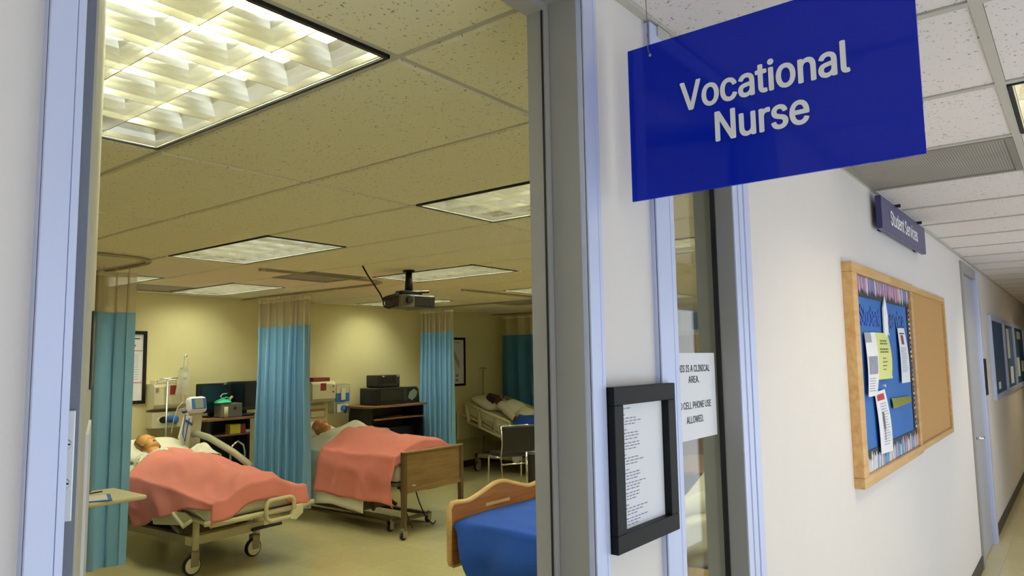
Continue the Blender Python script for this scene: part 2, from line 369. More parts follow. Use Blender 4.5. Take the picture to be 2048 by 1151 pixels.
# ceilings
def ceiling(name, label, xs, ys, skip, tegular, halfcells=()):
    root = ob(name, box(xs[0], xs[-1], ys[0], ys[-1], CEIL+.22, CEIL+.26), m_dark, kind='structure', label=label, cat='ceiling')
    cache = {}
    def tile(x0, x1, y0, y1):
        g = .012; a, b = round(x1-x0, 3), round(y1-y0, 3)
        if (a, b) not in cache:
            h, k = a/2-g, b/2-g; mb = MB()
            e = .006 if tegular else .001
            z0 = -.004 if tegular else .004
            for q, z in ((0, .02), (0, z0+.006), (e, z0)): mb.v += [V(-h+q, -k+q, z), V(h-q, -k+q, z), V(h-q, k-q, z), V(-h+q, k-q, z)]
            for i in (0, 4):
                for j in range(4): mb.f.append((i+j, i+(j+1) % 4, i+4+(j+1) % 4, i+4+j))
            mb.f += [(8, 9, 10, 11), (3, 2, 1, 0)]
            t = ob('ceiling_tile', mb, m_tile if tegular else m_tilehall, root); cache[(a, b)] = t; t.location = ((x0+x1)/2, (y0+y1)/2, CEIL)
        else: share('ceiling_tile', cache[(a, b)], root, ((x0+x1)/2, (y0+y1)/2, CEIL))
    for i in range(len(xs)-1):
        for j in range(len(ys)-1):
            c = ((xs[i]+xs[i+1])/2, (ys[j]+ys[j+1])/2); cut = [s for s in skip if xs[i] < s[0] < xs[i+1] and ys[j] < s[1] < ys[j+1]]
            if not cut: tile(xs[i], xs[i+1], ys[j], ys[j+1])
            elif len(cut[0]) > 2: tile(xs[i], xs[i+1], cut[0][2], cut[0][3])
    z = (CEIL+.005, CEIL+.012) if tegular else (CEIL-.001, CEIL+.004)
    for x in xs[1:-1]: ob('ceiling_tee', box(x-.012, x+.012, ys[0], ys[-1], *z), m_tee, root)
    for y in ys[1:-1]: ob('ceiling_tee', box(xs[0], xs[-1], y-.012, y+.012, z[0]-.0004, z[1]), m_tee, root)
    for s in skip:
        if len(s) > 2:
            i = max(k for k in range(len(xs)) if xs[k] < s[0]); ob('ceiling_tee', box(xs[i], xs[i+1], s[4]-.012, s[4]+.012, *z), m_tee, root)
    wa = .02; za = (CEIL-.003, CEIL+.002)
    ob('wall_angle', MB().box(xs[0], xs[-1], ys[0], ys[0]+wa, *za).box(xs[0], xs[-1], ys[-1]-wa, ys[-1], *za), m_tee, root)
    return root
RX = [XL]+[-.64+.61*k for k in range(1, 17)]+[XR]
RY = [Y1, 1.285, 2.505, 3.725, 4.945, 6.165, 7.385, YB]
lamps = [(.885, 1.895), (2.715, 1.895), (4.545, 1.895), (6.375, 1.895), (8.205, 1.895),
         (2.715, 4.335), (4.545, 4.335), (6.375, 4.335), (8.205, 4.335), (2.715, 6.775), (3.935, 6.775), (6.375, 6.775)]
vent_cells = [(3.935, 5.25, 5.555, 6.165, 5.555), (3.325, 7.08, 6.165, 6.775, 6.775), (7.595, 5.86, 4.945, 5.555, 5.555)]
ceiling('ceiling', 'suspended grid ceiling of pale fissured tiles over the clinical room', RX, RY, [(a, b) for a, b in lamps]+vent_cells, True)
CX = [-3]+[-2.47+.61*k for k in range(0, 36)]+[19.5]
CY = [-1.15, -.48, .13, Y0]
hall_lamps = [(2.715, -.175), (-1.555, -.175), (6.985, -.175), (11.255, -.175)]
hall_vents = [(3.325, .42)]
ceiling('ceiling_corridor', 'suspended ceiling of white pinhole tiles over the corridor', CX, CY, hall_lamps+hall_vents, False)

# door frame (trim_1), sidelight frame, jambs
t1 = thing('trim_1', 'grey metal frame around the open doorway', 'door frame', (.7, .77, 0), kind='structure')
YF = .705
def stile(x0, x1, parent, name='frame_stile', ztop=2.37, step=1):
    # face of a metal frame: flat with a raised lip and a shadow groove
    mb = MB().box(x0, x1, YF+.004, Y1+.003, 0, ztop)
    ob(name, mb, m_alu, parent)
    w_ = x1-x0
    ob('frame_lip', box(x0, x0+w_*.76, YF+.0005, YF+.006, 0, ztop), m_alu, parent, bevel=.0006)
    ob('frame_lip', box(x0+w_*.77, x0+w_, YF, YF+.006, 0, ztop), m_alu, parent, bevel=.0006)
stile(.234, .2635, t1); stile(1.130, 1.176, t1)
ob('frame_head', box(.2635, 1.13, YF+.004, Y1+.003, HEAD, 2.37), m_frame, t1)
ob('frame_head_face', box(.2635, 1.13, YF-.002, YF+.006, HEAD+.004, 2.366), m_alu, t1)
ob('door_stop', box(1.113, 1.13, .785, Y1+.002, 0, HEAD), m_frame, t1)
ob('door_stop', box(.2635, .2675, .785, .80, 0, HEAD), m_frame, t1)
ob('door_stop', box(.2635, 1.113, .785, Y1+.002, HEAD-.016, HEAD), m_frame, t1)
ob('jamb_liner', box(1.1285, 1.1302, .722, .784, 0, HEAD), m_frame, t1)
ob('door_seal', box(1.1115, 1.1135, .7885, .7925, 0, HEAD-.016), m_gasket, t1)

# the open door leaf
TH = R_(67.8); cdir = V(math.cos(TH), math.sin(TH), 0); ndir = V(-math.sin(TH), math.cos(TH), 0); PB = V(.322, .836, 0)
door = thing('door_1', 'grey door leaf swung into the room, seen almost edge-on at left', 'door', PB, kind='structure')
rotd = Matrix((cdir, ndir, V(0, 0, 1))).transposed()
def dbox(mb, a0, a1, n0, n1, z0, z1):
    c = PB + cdir*(a0+a1)/2 + ndir*(n0+n1)/2; c.z = (z0+z1)/2
    return mb.obox(c, a1-a0, n1-n0, z1-z0, rotd)
ob('door_leaf', dbox(MB(), .001, .86, 0, .045, .012, HEAD-.02), m_door, door)
ob('door_face', dbox(MB(), .002, .858, -.0025, 0, .013, HEAD-.021), M('warmlit_door_face', 'BDB8A2', .5, var=.03), door, label='door face with the warm room light painted in as cream')  # cream colour imitates the room's warm light on the door face
ob('hinge_plate', dbox(MB(), -.003, .001, .003, .0255, 1.466, 1.580), m_steel, door, bevel=.001, label='pale steel hinge plate with two screws')
for z in (1.505, 1.545):
    c = PB - cdir*.003 + ndir*.0108; c.z = z
    ob('screw', MB().cyl(c, c-cdir*.002, .0055, .0045, 14), m_steel, door)
    c2 = c - cdir*.0022
    ob('screw_slot', MB().obox(c2, .0006, .0016, .008, rotd).obox(c2, .0006, .008, .0016, rotd), m_ink, door)
ob('black_plaque', dbox(MB(), .45, .80, -.006, -.0025, 1.588, 1.715), m_black, door, bevel=.002, label='black plaque across the door face')
def kp(a, b, t): p = PB+cdir*a-ndir*(.0026+t); p.z = b; return p
arc = [(.80-.18+.18*math.cos(q), 1.53-.18+.18*math.sin(q)) for q in [PI/2*i/8 for i in range(9)]]
ob('protection_plate', MB().prism([(.3, .2)]+[(.80, .2)]+arc+[(.3, 1.53)], kp, 0, .004), M('white_plate', 'D8DADC', .35, var=.02), door, label='white protection plate with rounded corner')

# sidelight window
w1 = thing('window_1', 'tall narrow sidelight window in grey frame beside the open door', 'window', (1.69, .77, 0), kind='structure')
stile(1.408, 1.492, w1); 
ob('frame_stile', box(1.864, 1.972, YF+.004, Y1, 0, 2.345), m_alu, w1)
ob('frame_lip', box(1.898, 1.928, YF+.001, YF+.006, 0, 2.345), m_alu, w1, bevel=.001)
ob('frame_lip', box(1.933, 1.972, YF-.001, YF+.006, 0, 2.345), m_alu, w1, bevel=.001)
ob('frame_jamb', MB().box(1.8625, 1.8641, .712, Y1, .08, 2.30), m_frame, w1)
ob('frame_head', box(1.492, 1.864, YF+.004, Y1, 2.285, 2.345), m_frame, w1)
ob('frame_sill', box(1.492, 1.864, YF+.004, Y1, 0, .10), m_frame, w1)
ob('glass_pane', box(1.4925, 1.8622, .772, .778, .10, 2.285), m_glass, w1)
ob('glazing_gasket', MB().box(1.856, 1.8624, .759, .7715, .10, 2.285).box(1.492, 1.497, .764, .7715, .1, 2.285), m_gasket, w1)
# corridor door beyond the boards
d2 = thing('door_2', 'closed grey door with lever handle further down the corridor', 'door', (7.1, .77, 0), kind='structure')
ob('frame_stile', box(6.6, 6.68, YF, Y1, 0, 2.345), m_frame, d2, bevel=.003); ob('frame_stile', box(7.48, 7.62, YF-.01, Y1, 0, 2.345), m_alu, d2, bevel=.003)
ob('frame_head', box(6.68, 7.48, YF, Y1, 2.26, 2.345), m_frame, d2)
ob('door_leaf', box(6.70, 7.475, .728, .775, .01, 2.255), M('door_leaf_grey', 'A7A9B4', .5, var=.03), d2)
ob('door_gap_shade', box(6.68, 6.70, .745, .78, 0, 2.26), m_gasket, d2)  # black strip put in for the shade of the gap beside the leaf
hd = ob('door_handle', MB().cyl((6.77, .73, .955), (6.77, .675, .955), .012).cyl((6.77, .728, .955), (6.77, .72, .955), .03, n=18).tube([(6.77, .678, .955), (6.83, .672, .955), (6.89, .678, .953)], .010), m_chrome, d2, smooth=True)
ob('trim_2', box(7.62, 7.70, Y0-.012, Y0, 0, 2.345), m_alu, kind='structure', label='narrow metal trim strip beside the far corridor door', cat='trim')
bb = MB()
for a, b in ((-3, .234), (1.972, 6.6), (7.70, 19.5)): bb.box(a, b, Y0-.008, Y0, 0, .10)
ob('baseboard_front', bb, m_base, kind='structure', label='dark vinyl baseboard along the corridor wall', cat='baseboard', bevel=.002)
ob('baseboard_back', box(XL, XR, YB-.008, YB, 0, .10), m_base, kind='structure', label='dark baseboard along the back wall of the room', cat='baseboard', bevel=.002)
ob('baseboard_right', box(XR-.008, XR, Y1, YB-.008, 0, .10), m_base, kind='structure', label='dark baseboard along the right wall of the room', cat='baseboard', bevel=.002)

# ------------------------------------------------------------------ ceiling lights
def troffer(name, cx, cy, sx, sy, ncx, ncy, glow, label, group):
    t = thing(name, label, 'ceiling light', (cx, cy, CEIL), group=group)
    hx, hy = sx/2-.014, sy/2-.014; zb = CEIL
    fr = MB()
    for a in (-1, 1):
        fr.box(cx+a*hx, cx+a*(hx-.011), cy-hy, cy+hy, zb-.004, zb+.012)
        fr.box(cx-hx, cx+hx, cy+a*hy, cy+a*(hy-.011), zb-.004, zb+.012)
    ob('louver_gap_shade', fr, m_gasket, t)  # black ring stands in for the shaded gap between louver and tee
    ix, iy = hx-.013, hy-.013
    hb = MB().box(cx-ix-.002, cx+ix+.002, cy-iy-.002, cy+iy+.002, zb+.135, zb+.14)
    for a in (-1, 1):
        hb.box(cx+a*ix, cx+a*(ix+.003), cy-iy, cy+iy, zb, zb+.137); hb.box(cx-ix, cx+ix, cy+a*iy, cy+a*(iy+.003), zb, zb+.137)
    ob('light_housing', hb, m_lampwhite, t)
    hgt = .072; prof = [(0, .0012), (.018, .0022), (.036, .005), (.054, .009), (hgt, .0155)]
    def blade(axis, pos, half, side=0):
        pl = [(-r, z) for z, r in prof] + [(r, z) for z, r in reversed(prof)]
        if side: pl = [(0, 0)]+[(side*2*r, z) for z, r in prof]+[(0, hgt)]
        if axis == 'x': fn = lambda a, b, q: (cx+q, cy+pos+a, zb+.004+b)
        else: fn = lambda a, b, q: (cx+pos+a, cy+q, zb+.004+b)
        ob('louver_blade', MB().prism(pl, fn, -half, half), m_brushedlouver, t)
    for k in range(1, ncy): blade('x', -iy+2*iy*k/ncy, ix)
    for k in range(1, ncx): blade('y', -ix+2*ix*k/ncx, iy)
    blade('x', -iy, ix, 1); blade('x', iy, ix, -1); blade('y', -ix, iy, 1); blade('y', ix, iy, -1)
    for k in range(ncx):
        x = cx-ix+2*ix*(k+.5)/ncx
        ob('fluorescent_tube', MB().cyl((x, cy-iy+.03, zb+.102), (x, cy+iy-.03, zb+.102), .013, n=8), glow, t)
    return t
L0 = troffer('ceiling_light', *lamps[0], .61, 1.22, 3, 6, E_ROOM, 'largest brightest louvered light just inside the doorway, at upper left', 'louvered fluorescent lights in the room ceiling')
lamp_labels = {(2.715, 1.895): 'louvered light cut by the door jamb, nearest to the right of the big bright one',
 (4.545, 1.895): 'louvered light seen only through the sidelight as its upper bright strip', (6.375, 1.895): 'louvered light in the row along the front wall, hidden behind the sidelight frame',
 (8.205, 1.895): 'louvered light in the front row nearest the right wall', (2.715, 4.335): 'louvered light in the middle row left of the projector, above the first bed',
 (4.545, 4.335): 'long louvered light directly behind the projector mount', (6.375, 4.335): 'louvered light in the middle row hidden behind the door jamb',
 (8.205, 4.335): 'louvered light seen through the sidelight as its lower bright strip', (2.715, 6.775): 'small sliver of louvered light beside the leftmost curtain netting',
 (3.935, 6.775): 'louvered light washing the back wall above the first workstation', (6.375, 6.775): 'louvered light washing the back wall behind the projector'}
for a, b in lamps[1:]: dup(L0, (a, b, CEIL), lamp_labels[(a, b)])
H0 = troffer('corridor_light', *hall_lamps[0], .61, .61, 3, 3, E_HALL, 'square corridor ceiling light cut by the right edge of the photo', 'square lights in the corridor ceiling')
dup(H0, (*hall_lamps[1], CEIL), 'square corridor light behind the camera, left of the doorway'); dup(H0, (*hall_lamps[2], CEIL), 'second square corridor light, further along past the notice board'); dup(H0, (*hall_lamps[3], CEIL), 'furthest square corridor light near the far notice boards')
def vent(x0, x1, y0, y1, label, n):
    t = thing('ceiling_vent', label, 'vent', ((x0+x1)/2, (y0+y1)/2, CEIL), group='ceiling grilles')
    g = .013
    ob('vent_face', box(x0+g+.02, x1-g-.02, y0+g+.02, y1-g-.02, CEIL+.001, CEIL+.006), m_perf, t)
    fr = MB(); x0 += g; x1 -= g; y0 += g; y1 -= g
    fr.box(x0, x1, y0, y0+.022, CEIL-.004, CEIL+.008).box(x0, x1, y1-.022, y1, CEIL-.004, CEIL+.008).box(x0, x0+.022, y0+.022, y1-.022, CEIL-.004, CEIL+.008).box(x1-.022, x1, y0+.022, y1-.022, CEIL-.004, CEIL+.008)
    ob('vent_frame', fr, M('vent_frame_grey', '8B877E', .5, var=.05), t)
vent(3.02, 3.63, .13, Y0, 'grey perforated return grille in the corridor ceiling behind the blue hanging sign', 0)
vent(3.63, 4.24, 4.945, 5.555, 'grey ceiling grille in the room between the two curtain tracks', 0)
vent(3.02, 3.63, 6.775, 7.385, 'ceiling grille close to the back wall beside the leftmost curtain', 0)
vent(7.29, 7.90, 5.555, 6.165, 'ceiling grille near the right-hand curtain by the door jamb', 0)

# ------------------------------------------------------------------ corridor things
XS = 1.25
hs = thing('hanging_sign', 'large blue acrylic sign hung from the corridor ceiling reading Vocational Nurse', 'sign', (XS, .423, 1.931))
ob('sign_panel', box(XS, XS+.006, .168, .678, 1.931, 2.239), m_signblue, hs, bevel=.001)
text('sign_lettering', 'Vocational', m_white, hs, (XS-.0012, .566, 2.0885), (0, -1, 0), (0, 0, 1), .0535, .297, bold=.022, ext=.0005)
text('sign_lettering', 'Nurse', m_white, hs, (XS-.0012, .500, 2.0175), (0, -1, 0), (0, 0, 1), .0535, .163, bold=.022, ext=.0005)
for y in (.628, .218):
    ob('hang_wire', MB().tube([(XS+.001, y, 2.218), (XS-.004, y+.002, 2.226), (XS-.002, y+.0035, 2.245), (XS, y+.004, 2.27), (XS, y+.006, CEIL)], .0009, 6).cyl((XS-.001, y+.0037, 2.254), (XS-.001, y+.0037, 2.262), .0018), m_silver, hs)
    ob('wire_hole', MB().cyl((XS-.0006, y, 2.217), (XS+.0066, y, 2.217), .003), m_steel, hs)
ss = thing('wall_sign', 'small navy sign high on the wall reading Student Services', 'sign', (4.15, .70, 2.27))
ob('sign_panel', box(3.58, 4.735, .675, .700, 2.193, 2.345), m_navy, ss, bevel=.002)
for q in ((3.95, 3.96, .66, .70, 2.345, 2.36), (4.55, 4.56, .66, .70, 2.345, 2.36), (3.7, 3.75, .70, Y0, 2.2, 2.33), (4.6, 4.65, .70, Y0, 2.2, 2.33)): ob('sign_bracket', box(*q), m_gasket, ss)
text('sign_lettering', 'Student Services', m_white, ss, (3.775, .6745, 2.235), (1, 0, 0), (0, 0, 1), .068, .70, bold=.02)
pf = thing('picture_frame', 'black framed printed schedule on the narrow wall beside the open doorway', 'picture frame', (1.3, .71, 1.42))
fx0, fx1, fz0, fz1 = 1.178, 1.433, 1.268, 1.571
def frame_bars(x0, x1, z0, z1, wd, y0, y1, mat, parent, name='frame_bar', bev=.004):
    for q in ((x0, x1, z1-wd, z1), (x0, x1, z0, z0+wd)): ob(name, box(q[0], q[1], y0, y1, q[2], q[3]), mat, parent, bevel=bev)
    for q in ((x0, x0+wd), (x1-wd, x1)): ob(name, box(q[0], q[1], y0, y1, z0+wd, z1-wd), mat, parent, bevel=bev)
frame_bars(fx0, fx1, fz0, fz1, .034, .690, .712, m_blackwood, pf, bev=.0015)
ob('frame_back', box(fx0+.01, fx1-.01, .709, .7205, fz0+.01, fz1-.01), m_black, pf)
ob('schedule_sheet', box(fx0+.032, fx1-.032, .7060, .7072, fz0+.032, fz1-.032), m_paper, pf)
# rows of small print, as dashes (the words are too small to read)
rows = MB(); random.seed(3); x0s = fx0+.036; z = fz1-.043
def dashes(ind, n, w_):
    global z
    x = x0s+ind
    for k in range(n):
        l = w_*random.uniform(.7, 1.7); rows.box(x, x+l, .7054, .7058, z-.0006, z+.0006); rows.box(x+l*.2, x+l*.5, .7053, .7057, z-.0011, z+.0012); x += l+.003
    z -= .0056
for blk in (0, 1, 1.5, 2, 3, 3.3, 3.6, 4, 4.3):
    if blk == 0: dashes(.0, 3, .014); z -= .004
    if blk == int(blk): z -= .003; dashes(0, 3, .007); z -= .001
    long_ = blk in (3.3, 4, 4.3)
    dashes(.022, 6 if long_ else 4, .010); dashes(.028, 4, .010); dashes(.027, 3, .010); z -= .002
ob('schedule_print', rows, m_inkg, pf)
nt_ = thing('notice_paper', 'white clinical area notice taped inside the sidelight glass', 'notice', (1.7, .7706, 1.53))
ob('paper_sheet', box(1.572, 1.838, .7695, .7705, 1.423, 1.635), m_paper, nt_)
PCX = 1.702
for s_, zz, wd in (('THIS IS A CLINICAL', 1.5885, .197), ('AREA.', 1.5615, .062), ('NO CELL PHONE USE', 1.4985, .197), ('ALLOWED.', 1.4635, .098)):
    text('notice_lettering', s_, m_ink, nt_, (PCX+.003, .7692, zz), (1, 0, 0), (0, 0, 1), .0165, wd, ext=.0002, bold=.010, align='CENTER')
ob('wall_box', box(1.44, 1.50, Y0-.02, Y0, 2.347, 2.372), m_tee, label='small grey junction box at the wall top behind the hanging sign', cat='junction box', bevel=.003)

# notice board with two halves
nb = thing('notice_board', 'large oak framed notice board, left half blue papered and right half bare cork', 'notice board', (4.2, .71, 1.55))
bx0, bx1, bz0, bz1, bxm = 2.997, 5.43, 1.118, 1.986, 4.24
for q in ((bz1-.04, bz1), (bz0, bz0+.04)): ob('frame_rail', box(bx0, bxm+.02, .682, .722, *q), m_oak, nb, bevel=.003); ob('frame_rail', box(bxm+.02, bx1, .690, .722, q[0]+.004, q[1]-.004), m_oak, nb, bevel=.003)
for a, b, y in ((bx0, bx0+.075, .682), (bxm-.03, bxm+.02, .684), (bx1-.04, bx1, .690)): ob('frame_stile', box(a, b, y, .722, bz0+.04, bz1-.04), m_oak, nb, bevel=.003)
ob('cork_panel', box(bxm+.02, bx1-.04, .704, .72, bz0+.036, bz1-.036), m_cork, nb)
ob('blue_backing', box(bx0+.075, bxm-.03, .704, .72, bz0+.04, bz1-.04), m_bluepaper, nb)
ex0, ex1, ez0, ez1 = bx0+.075, bxm-.03, bz0+.04, bz1-.04
ob('border_strip', MB().box(ex0, ex1, .700, .7035, ez1-.085, ez1).box(ex0, ex1, .700, .7035, ez0, ez0+.085).box(ex0, ex0+.055, .700, .7035, ez0+.085, ez1-.085).box(ex1-.05, ex1, .700, .7035, ez0+.085, ez1-.085), m_gasket, nb, label='black border strip')
def pencil(mb, x, z, dx, dz, L, wd):
    d = V(dx, 0, dz).normalized(); n = V(-d.z, 0, d.x); p = V(x, 0, z); pts = [p-n*wd/2, p+n*wd/2, p+n*wd/2+d*L*.75, p+d*L, p-n*wd/2+d*L*.75]
    mb.prism([(q.x, q.z) for q in pts], lambda a, b, t: (a, t, b), .6995, .697)
pc = {'pencil_white': (MB(), M('pencil_white', 'D6D6DA', .6, var=0)), 'pencil_pink': (MB(), M('pencil_pink', 'D79AA6', .6, var=0)), 'pencil_blue': (MB(), M('pencil_blue', '6A9CC8', .6, var=0)), 'pencil_lilac': (MB(), M('pencil_lilac', '8A84B4', .6, var=0))}
random.seed(5); ks = list(pc)
for i in range(46):
    x = ex0+.01+(ex1-ex0-.02)*i/45
    pencil(pc[random.choice(['pencil_white', 'pencil_pink', 'pencil_pink', 'pencil_lilac', 'pencil_lilac'])][0], x, ez1-.002, random.uniform(-.05, .25), -1, random.uniform(.055, .08), .019)
    pencil(pc[random.choice(['pencil_white', 'pencil_white', 'pencil_blue', 'pencil_blue', 'pencil_pink'])][0], x, ez0+.002, random.uniform(-.05, .25), 1, random.uniform(.05, .08), .018)
for i in range(26):
    zz = ez0+.1+(ez1-ez0-.2)*i/25
    g_ = 'pencil_blue' if (i//4) % 2 else 'pencil_white'
    pencil(pc[g_][0], ex0+.004, zz, 1, random.uniform(-.1, .1), random.uniform(.03, .05), .014)
    pencil(pc[random.choice(['pencil_white', 'pencil_lilac', 'pencil_pink'])][0], ex1-.003, zz, -1, random.uniform(-.1, .1), random.uniform(.02, .042), .012)
for k, (mb, mt) in pc.items(): ob('border_pencils', mb, mt, nb, kind='stuff')
m_cutblue = M('cutout_blue', '1D58C4', .5, var=.1)
text('paper_letters', 'Student', m_cutblue, nb, (3.165, .7005, 1.745), (1, 0, 0), (0, 0, 1), .082, .36, bold=.01)
text('paper_letters', 'Service', M('cutout_blue_dull', '2A61A8', .6, var=.1), nb, (3.66, .7005, 1.745), (1, 0, 0), (0, 0, 1), .082, .42, bold=.01)
ob('pencil_tip_cutout', MB().prism([(3.56, 1.72), (3.60, 1.70), (3.645, 1.72), (3.652, 1.80), (3.615, 1.885), (3.565, 1.83)], lambda a, b, t: (a, t, b), .6975, .692), m_white, nb, label='white paper pencil tip between the blue letters')
def flyer(name, label, quad, mat, prints, curl=.012):
    # quad: TL, TR, BL, BR in (x,z)
    TL, TR, BL, BR = [V(*q) for q in quad]
    def P(u, v, lift=0):
        p = (TL*(1-u)+TR*u)*(1-v)+(BL*(1-u)+BR*u)*v
        return V(p.x, .6955-curl*(math.sin(v*PI)*.7+.6*v*v)*(.5+u*.5)-lift, p.y)
    c = P(.5, .5)
    t = thing(name, label, 'flyer', c)
    ob('paper_sheet', MB().grid(lambda u, v: P(u, v), 6, 10), mat, t, solid=.0008)
    for pname, pm, u0, u1, v0, v1, rows_ in prints:
        mb = MB(); n = rows_
        for i in range(n):
            a = v0+(v1-v0)*i/n; b = a+(v1-v0)/n*((.55 if 'heading' in pname else .30) if n > 1 else 1)
            uu1 = u1-(random.uniform(0, .18) if n > 1 else 0)
            if n == 1: mb.grid(lambda u, v: P(u0+(u1-u0)*u, a+(b-a)*v, .0012), 3, 4); continue
            q = u0
            while q < uu1-.02:   # words of uneven length
                q2 = min(uu1, q+(u1-u0)*random.uniform(.08, .26)); mb.grid(lambda u, v: P(q+(q2-q)*u, a+(b-a)*v, .0012), 1, 1); q = q2+.025
        ob(pname, mb, pm, t)
    return t
flyer('flyer', 'white brochure with grey photo, leftmost on the blue backing', [(3.19, 1.713), (3.385, 1.717), (3.172, 1.455), (3.296, 1.455)], m_paper,
      [('photo_print', M('photo_grey', '8C8EA0', .6, var=.4, scale=30), .12, .9, .38, .66, 1), ('corner_print', M('corner_grey', '9A9CA8', .7, var=.1), 0, .55, .0, .16, 1), ('text_print', m_inkg, .1, .8, .72, .95, 6)], .02)
yf = flyer('flyer', 'yellow flyer with centred headings pinned beside the white brochure', [(3.389, 1.717), (3.631, 1.718), (3.349, 1.517), (3.62, 1.516)], m_yelpaper,
      [('heading_print', M('olive_ink', '6E7436', .8, var=0), .25, .8, .16, .28, 2), ('heading_print', M('olive_ink', '6E7436', .8, var=0), .2, .85, .34, .46, 2), ('text_print', M('olive_ink', '6E7436', .8, var=0), .35, .7, .54, .86, 4)], .016)
flyer('flyer', 'white letter with small maroon picture, rightmost on the blue backing', [(3.867, 1.748), (4.028, 1.75), (3.871, 1.485), (4.061, 1.485)], m_paper,
      [('heading_print', m_ink, .15, .85, .09, .11, 1), ('photo_print', m_maroon, .3, .62, .13, .30, 1), ('text_print', m_inkg, .12, .8, .36, .82, 14)], .012)
flyer('flyer', 'white notice with red banner and pen drawing, lowest on the board', [(3.307, 1.467), (3.501, 1.472), (3.342, 1.211), (3.55, 1.205)], m_paper,
      [('banner_print', m_red, .12, .78, .05, .15, 1), ('pen_drawing', M('pen_ink', '4C5148', .6, var=.3), .34, .5, .34, .62, 1), ('pen_drawing', M('pen_ink', '4C5148', .6, var=.3), .4, .45, .6, .8, 1), ('text_print', m_inkg, .3, .9, .2, .9, 16)], .014)
flyer('paper_strip', 'short olive green paper strip stapled low on the blue backing', [(3.633, 1.426), (4.075, 1.416), (3.652, 1.378), (4.08, 1.385)], m_olive, [], .004)
for (px_, pz_), lb in (((3.655, 1.713), 'white push pin at the top of the yellow flyer'), ((3.66, 1.521), 'white push pin at the foot of the yellow flyer'), ((3.51, 1.487), 'white push pin above the red banner notice')):
    ob('push_pin', MB().cyl((px_, .704, pz_), (px_, .692, pz_), .004, .007, 8), m_white, loc=(px_, .704, pz_), label=lb, cat='push pin')
# door name plate, far boards
ob('name_plate', box(7.50, 7.61, .684, .695, 1.255, 1.57), m_black, loc=(7.555, .695, 1.41), label='black name plate on the frame of the far corridor door', cat='name plate', bevel=.003)
def farboard(x0, x1, label, papers):
    t = thing('display_case', label, 'notice board', ((x0+x1)/2, .71, 1.57), group='far corridor boards')
    frame_bars(x0, x1, 1.16, 1.99, .05, .690, .721, m_alu, t, bev=.002)
    ob('board_panel', box(x0+.05, x1-.05, .708, .72, 1.21, 1.94), M('dark_blue_board', '2A4E74', .7, var=.1), t)
    for a, b, c, d in papers: ob('pinned_sheet', box(a, b, .703, .7075, c, d), m_paper, t)
farboard(8.42, 9.88, 'nearest blue notice board past the far corridor door', [(8.9, 9.1, 1.25, 1.32)])
farboard(9.90, 11.28, 'middle blue notice board down the corridor with white sheets', [(10.3, 10.6, 1.55, 1.9), (10.5, 10.9, 1.25, 1.45)])
farboard(11.30, 13.2, 'furthest blue notice board down the corridor', [(11.7, 12.1, 1.3, 1.55), (12.0, 12.6, 1.8, 1.9), (12.5, 12.9, 1.35, 1.5)])

# ------------------------------------------------------------------ curtains and tracks
def track(label, pts):
    # ceiling curtain track following corners rounded in plan
    P = [V(*p, CEIL-.016) for p in pts]; out = [P[0]]
    for a, b, c in zip(P, P[1:], P[2:]):
        r = .32; p = b+(a-b).normalized()*r; q = b+(c-b).normalized()*r
        out += [(p*(1-t)**2 + b*2*t*(1-t) + q*t*t) for t in [i/8 for i in range(9)]]
    out.append(P[-1])
    t = thing('curtain_track', label, 'curtain track', P[1] if len(P) > 2 else P[0], group='curtain tracks on the room ceiling')
    rail = MB()
    for o_ in (-.011, .011):
        q = []
        for i, p in enumerate(out):
            d = (out[min(i+1, len(out)-1)]-out[max(i-1, 0)]).normalized(); q.append(p+V(-d.y, d.x, 0)*o_)
        rail.tube(q, .008, 6)
    ob('track_rail', rail, M('track_metal', 'A79C7C', .45, metal=.3, var=.05), t)
    for i in range(0, len(out), 5):
        p = out[i]; ob('track_bracket', box(p.x-.02, p.x+.02, p.y-.02, p.y+.02, CEIL-.026, CEIL-.005), m_tee, t)
track('curved curtain track at far left with a rounded corner', [(.3, 5.02), (2.45, 5.05), (2.45, 7.55)])
track('curtain track in front of the first bed, turning back behind the projector cable', [(3.22, 5.03), (4.60, 5.06), (4.60, 7.55)])
track('curtain track in front of the second bed, right of the projector', [(5.62, 5.07), (7.2, 5.10), (7.2, 7.55)])
track('curtain track at the far right of the room beside the dark teal curtain', [(8.0, 5.1), (9.1, 5.12), (9.1, 7.55)])
